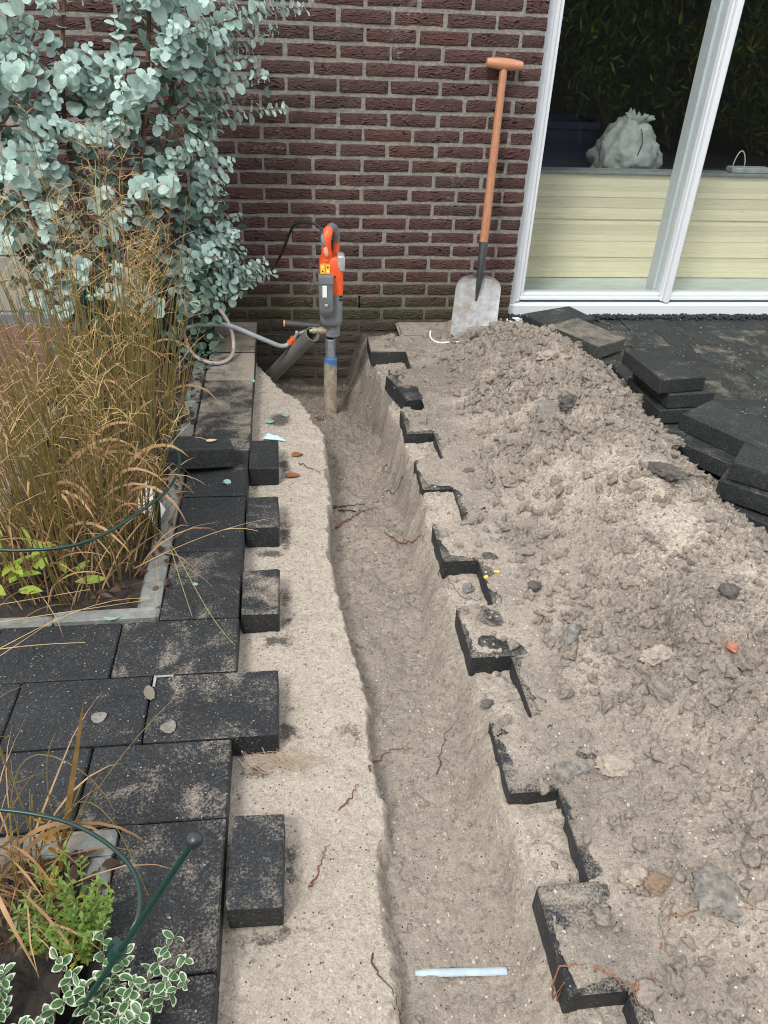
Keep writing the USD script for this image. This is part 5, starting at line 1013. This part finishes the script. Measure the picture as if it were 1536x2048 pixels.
# ------------------------------------------------------------------ small plants
M_GLEAF = leaf_mat('green_leaf', (.16, .30, .04), (.16, .25, .05), .55, .3); M_YLEAF = leaf_mat('yellow_leaf', (.42, .36, .03), (.35, .32, .05), .4, .3); M_LIME = leaf_mat('lime_leaf', (.36, .46, .05), (.30, .38, .06), .3, .3)
M_OCHRE = leaf_mat('ochre_leaf', (.50, .27, .03), (.42, .24, .05), .3, .3)
def lance(c, axis, nrm, l_, w, fold=.2, curl=.15):
    axis = axis / np.linalg.norm(axis); nrm = nrm - axis * (nrm @ axis); nrm /= np.linalg.norm(nrm) + 1e-9; sd = np.cross(nrm, axis)
    xs_ = np.array([0, .25, .55, .8]); ws = np.array([.25, .85, 1, .6]) * w / 2; v = []
    for x, ww in zip(xs_, ws): base = c + axis * l_ * x - nrm * curl * l_ * x * x; v += [base + sd * ww + nrm * fold * ww, base, base - sd * ww + nrm * fold * ww]
    v.append(c + axis * l_ - nrm * curl * l_); f_ = []
    for i in range(3):
        a = 3 * i; f_ += [(a, a + 3, a + 4), (a, a + 4, a + 1), (a + 1, a + 4, a + 5), (a + 1, a + 5, a + 2)]
    return np.array(v), np.array(f_ + [(9, 12, 10), (10, 12, 11)])
gp = thing('green_plant', 'bushy bright green plant yellowing below, left of the green stake', 'plant', (-1.42, -2.99, -.02))
stm, lg, ly = MB(), MB(), MB()
for k in range(34):
    a, r = gg.uniform(0, 6.3), math.sqrt(gg.random()); x, y = -1.415 + .10 * r * math.cos(a), -2.985 + .065 * r * math.sin(a)
    d = np.array([.28 * math.cos(a) * r, .25 * math.sin(a) * r, 1]); hgt = gg.uniform(.08, .19); q = bend((-1.415 + .05 * r * math.cos(a), -2.985 + .04 * r * math.sin(a), -.02), d, hgt, .1, 6, .03); stm.add(*tube(q, np.linspace(.0016, .0009, 7), 4, False))
    for j in np.linspace(1.0, 6, 24):
        p = np.array([np.interp(j, range(7), q[:, m_]) for m_ in range(3)]); b = gg.uniform(0, 6.3); up2 = .5 + .6 * (j / 6)
        (ly if j < 2.6 and gg.random() < .65 else lg).add(*lance(p, np.array([math.cos(b), math.sin(b), up2 * gg.uniform(.3, 1)]), np.array([0, 0, 1.0]) + gg.normal(0, .3, 3), gg.uniform(.010, .019), gg.uniform(.0038, .0065)))
obj('stems', stm.mesh(), simple('green_stem', (.16, .20, .05), .6), gp, smooth=True, kind='stuff'); obj('leaves', lg.mesh(), M_GLEAF, gp, smooth=True, kind='stuff'); obj('yellow_leaves', ly.mesh(), M_YLEAF, gp, smooth=True, kind='stuff')
for lab, c in (('ochre-leaved sprig in the dry tuft of the near left bed', (-1.46, -2.83, .09)), ('small ochre sprig hanging lower beside the dry tuft', (-1.45, -2.93, .075))):
    sgp = thing('ochre_sprig', lab, 'sprig', c); b_ = MB()
    for k in range(16): u = gg.normal(0, 1, 3); b_.add(*lance(np.array(c) + gg.normal(0, .012, 3), u, gg.normal(0, 1, 3), .024, .009))
    obj('leaves', b_.mesh(), M_OCHRE, sgp, smooth=True, kind='stuff'); obj('stem', tube([np.array(c) + (-.01, 0, -.10), np.array(c)], .0014, 4), M_STRAW, sgp)
lp_ = thing('lime_plant', 'yellow-green leafy plant half hidden by grass at the left edge', 'plant', (-1.74, -2.0, 0)); b_ = MB()
for k in range(30):
    a = gg.uniform(0, 6.3); c = np.array([-1.735 + .085 * gg.normal(), -2.02 + .05 * gg.normal(), gg.uniform(.02, .15)]); vf = lance(c, np.array([math.cos(a), math.sin(a) - .4, .35]), np.array([0, -.3, 1.0]) + gg.normal(0, .3, 3), gg.uniform(.05, .08), gg.uniform(.02, .03)); obj('leaf', vf, M_LIME, lp_, smooth=True)
# variegated shrub: white margins are a second, slightly larger blade below each green one
M_VAR = mat('variegated_leaf', {'m_': ('attribute', {'attribute': 'margin'}), 'g': ('geometry', {}), 'n': ('noise_texture', {'scale': 130, 'detail': 3}), 'a': ('math', {'math_type': 'multiply_add', 'value2': .5}), 'k': ('map_range', {'from_min': .72, 'from_max': .84, 'clamp': True}),
    'r': ('rgb_ramp', {'ramp': [(0, (.06, .13, .045)), (.5, (.10, .20, .07)), (1, (.17, .27, .10))]}), 'm': ('mix_color', {'b': (.50, .55, .42)}), 'p': ('principled_bsdf', {'roughness': .42}), 't': ('translucent_bsdf', {}), 'mc': ('mix_closure', {'fac': .15})},
    [('g.position', 'n.vector'), ('n.fac', 'a.value1'), ('m_.fac', 'a.value3'), ('a.value', 'k.value'), ('k.result', 'm.fac'), ('g.random_per_island', 'r.fac'), ('r.color', 'm.a'), ('m.result', 'p.base_color'), ('m.result', 't.color'), ('p.BSDF', 'mc.closure1'), ('t.BSDF', 'mc.closure2')], surface='mc.closure')
def var_leaf(c, axis, nrm, l_, w):
    axis = axis / np.linalg.norm(axis); nrm = nrm - axis * (nrm @ axis); nrm /= np.linalg.norm(nrm) + 1e-9; sd = np.cross(nrm, axis); v, mg = [], []
    for x, ww in ((0, .1), (.2, .75), (.45, 1), (.72, .8), (.92, .35)):
        for s_, mv in ((-1, 1), (-.62, .32), (0, 0), (.62, .32), (1, 1)): v.append(c + axis * l_ * x + sd * s_ * ww * w / 2 + nrm * (.22 * abs(s_) * ww * w - .12 * l_ * x * x)); mg.append(max(mv, 1 if x > .9 else 0))
    v.append(c + axis * l_ - nrm * .12 * l_); mg.append(1); f_ = []
    for i in range(4):
        for j in range(4): a = 5 * i + j; f_ += [(a, a + 5, a + 6), (a, a + 6, a + 1)]
    f_ += [(20 + j, 25, 21 + j) for j in range(4)]
    return np.array(v), np.array(f_), mg
def variegated(label, cx, cy, rx_, ry_, n, h0, h1, lean=(0, 0)):
    vs = thing('variegated_shrub', label, 'shrub', (cx, cy, -.02)); st = MB(); rest, rm = MB(), []; cand = []
    for k in range(n):
        a, r = gg.uniform(0, 6.3), math.sqrt(gg.random()); d = np.array([.7 * math.cos(a) * r + lean[0], .6 * math.sin(a) * r + lean[1], gg.uniform(.6, 1)])
        q = bend((cx + rx_ * r * math.cos(a), cy + ry_ * r * math.sin(a), -.02), d, gg.uniform(h0, h1), .35, 7, .05); st.add(*tube(q, np.linspace(.0017, .0009, 8), 4, False)); ph = gg.random() * 3
        for j in np.arange(1.6, 7.1, .62):
            p = np.array([np.interp(j, range(8), q[:, m_]) for m_ in range(3)])
            for w in (0, np.pi):
                u = np.array([math.cos(ph + w), math.sin(ph + w), .45]); cand.append(var_leaf(p, u, np.array([0, 0, 1.0]) + gg.normal(0, .35, 3), gg.uniform(.016, .026), gg.uniform(.010, .0155)))
            ph += 1.57
    order = sorted(range(len(cand)), key=lambda i: -cand[i][0][:, 2].mean())
    for i in order[:110]: obj('leaf', cand[i][:2], M_VAR, vs, smooth=True, prim={'margin': cand[i][2]})
    for i in order[110:]: rest.add(cand[i][0], cand[i][1]); rm += cand[i][2]
    obj('stems', st.mesh(), simple('shrub_stem', (.14, .13, .07), .7), vs, smooth=True, kind='stuff'); obj('leaf_mass', rest.mesh(), M_VAR, vs, smooth=True, kind='stuff', prim={'margin': rm})
variegated('white-edged variegated evergreen shrub right of the green stake', -1.335, -3.15, .035, .06, 22, .09, .18, (.03, .10))
variegated('white-edged variegated shrub in the bottom left corner', -1.50, -3.15, .06, .05, 20, .07, .15)

# dead leaves in the beds
lit = MB()
for _ in range(420):
    if gg.random() < .55: x, y = gg.uniform(-1.56, -1.37), gg.uniform(-2.11, -.5)
    elif gg.random() < .5: x, y = gg.uniform(-1.56, -1.38), gg.uniform(-3.0, -2.83)
    else: x, y = gg.uniform(-1.9, -1.45), gg.uniform(-2.1, -.2)
    a = gg.uniform(0, 6.3); lit.add(*lance(np.array([x, y, gg.uniform(.005, .025)]), np.array([math.cos(a), math.sin(a), gg.normal(0, .25)]), np.array([0, 0, 1.0]) + gg.normal(0, .4, 3), gg.uniform(.015, .04), gg.uniform(.008, .02), .4, .3))
obj('leaf_litter', lit.mesh(), strand_mat('dead_leaf', [(0, (.055, .032, .02)), (.45, (.11, .058, .03)), (.75, (.20, .125, .06)), (.92, (.25, .19, .11)), (1, (.17, .23, .18))]), smooth=True, label='brown dead leaves littering the planting beds', cat='leaf litter', kind='stuff')
wt = MB()
for (px, py, pr_, n) in ((-1.42, -.55, .10, 70), (-1.43, -1.02, .05, 50), (-1.40, -.28, .1, 60)):
    for _ in range(n): a = gg.uniform(0, 6.3); wt.add(*lance(np.array([px + pr_ * gg.normal() * .6, py + pr_ * gg.normal(), gg.uniform(.005, .06)]), np.array([math.cos(a), math.sin(a), .4]), np.array([0, 0, 1.0]) + gg.normal(0, .4, 3), gg.uniform(.012, .028), gg.uniform(.007, .014)))
obj('weeds', wt.mesh(), M_EUCD, smooth=True, label='low green weeds along the kerb by the corner tile', cat='weeds', kind='stuff')

# ------------------------------------------------------------------ the garden on the viewer's side, seen as a reflection in the glass
fe = thing('board_fence', 'dark board fence reflected in the window glass', 'fence', (3, -6.6, 0))
M_FENCE = simple('dark_board', (.035, .028, .022), .8, .4, 12)
for k in range(50): obj('board', cbox(-4.0 + .2 * k, -3.805 + .2 * k, -6.62, -6.59, -.08, 2.7), M_FENCE, fe)
gh = np.random.default_rng(91)
def bush(label, cx, cy, w, h, n, mats, leafl):
    b_ = thing('garden_shrub', label, 'shrub', (cx, cy, -.08)); ca = MB(); parts = [MB() for _ in mats]
    for k in range(16):
        q = smoothpath([(cx + gh.normal(0, w * .25), cy + gh.normal(0, .12), -.08), (cx + gh.normal(0, w * .35), cy + gh.normal(0, .2), h * .5), (cx + gh.normal(0, w * .5), cy + gh.normal(0, .25), h * gh.uniform(.75, 1.05))], 12); ca.add(*tube(q, np.linspace(.014, .005, 12), 5, False))
        for _ in range(n // 16):
            j = gh.integers(2, 12); p = q[j] + gh.normal(0, .14, 3) * (1.3, 1, 1); u = gh.normal(0, 1, 3) + (0, 0, -.3); i = 0 if gh.random() < .72 else gh.integers(len(mats)); parts[i].add(*lance(p, u, gh.normal(0, 1, 3) + (0, -.2, .6), leafl * gh.uniform(.7, 1.3), leafl * .24))
    obj('canes', ca.mesh(), simple('cane', (.10, .10, .04), .6), b_, kind='stuff')
    for i, pm in enumerate(parts):
        if pm.n: obj('leaves', pm.mesh(), mats[i], b_, smooth=True, kind='stuff')
M_BAM = leaf_mat('bamboo_leaf', (.13, .23, .07), (.11, .19, .06), .5, .25)
bush('tall dark bamboo reflected in the left pane', 3.1, -5.9, 1.3, 2.5, 2600, [M_BAM, M_LIME], .13)
bush('yellowing shrub reflected low in the window glass', 4.6, -5.6, 1.2, 1.9, 2200, [M_BAM, M_YLEAF, M_OCHRE], .12)
bush('dark green shrub reflected in the right pane', 6.4, -5.9, 1.4, 2.6, 2200, [M_BAM, M_LIME], .12)
bush('dark evergreen reflected beside the window jamb', 1.2, -6.0, 1.2, 2.4, 1800, [M_BAM, M_GLEAF], .10)
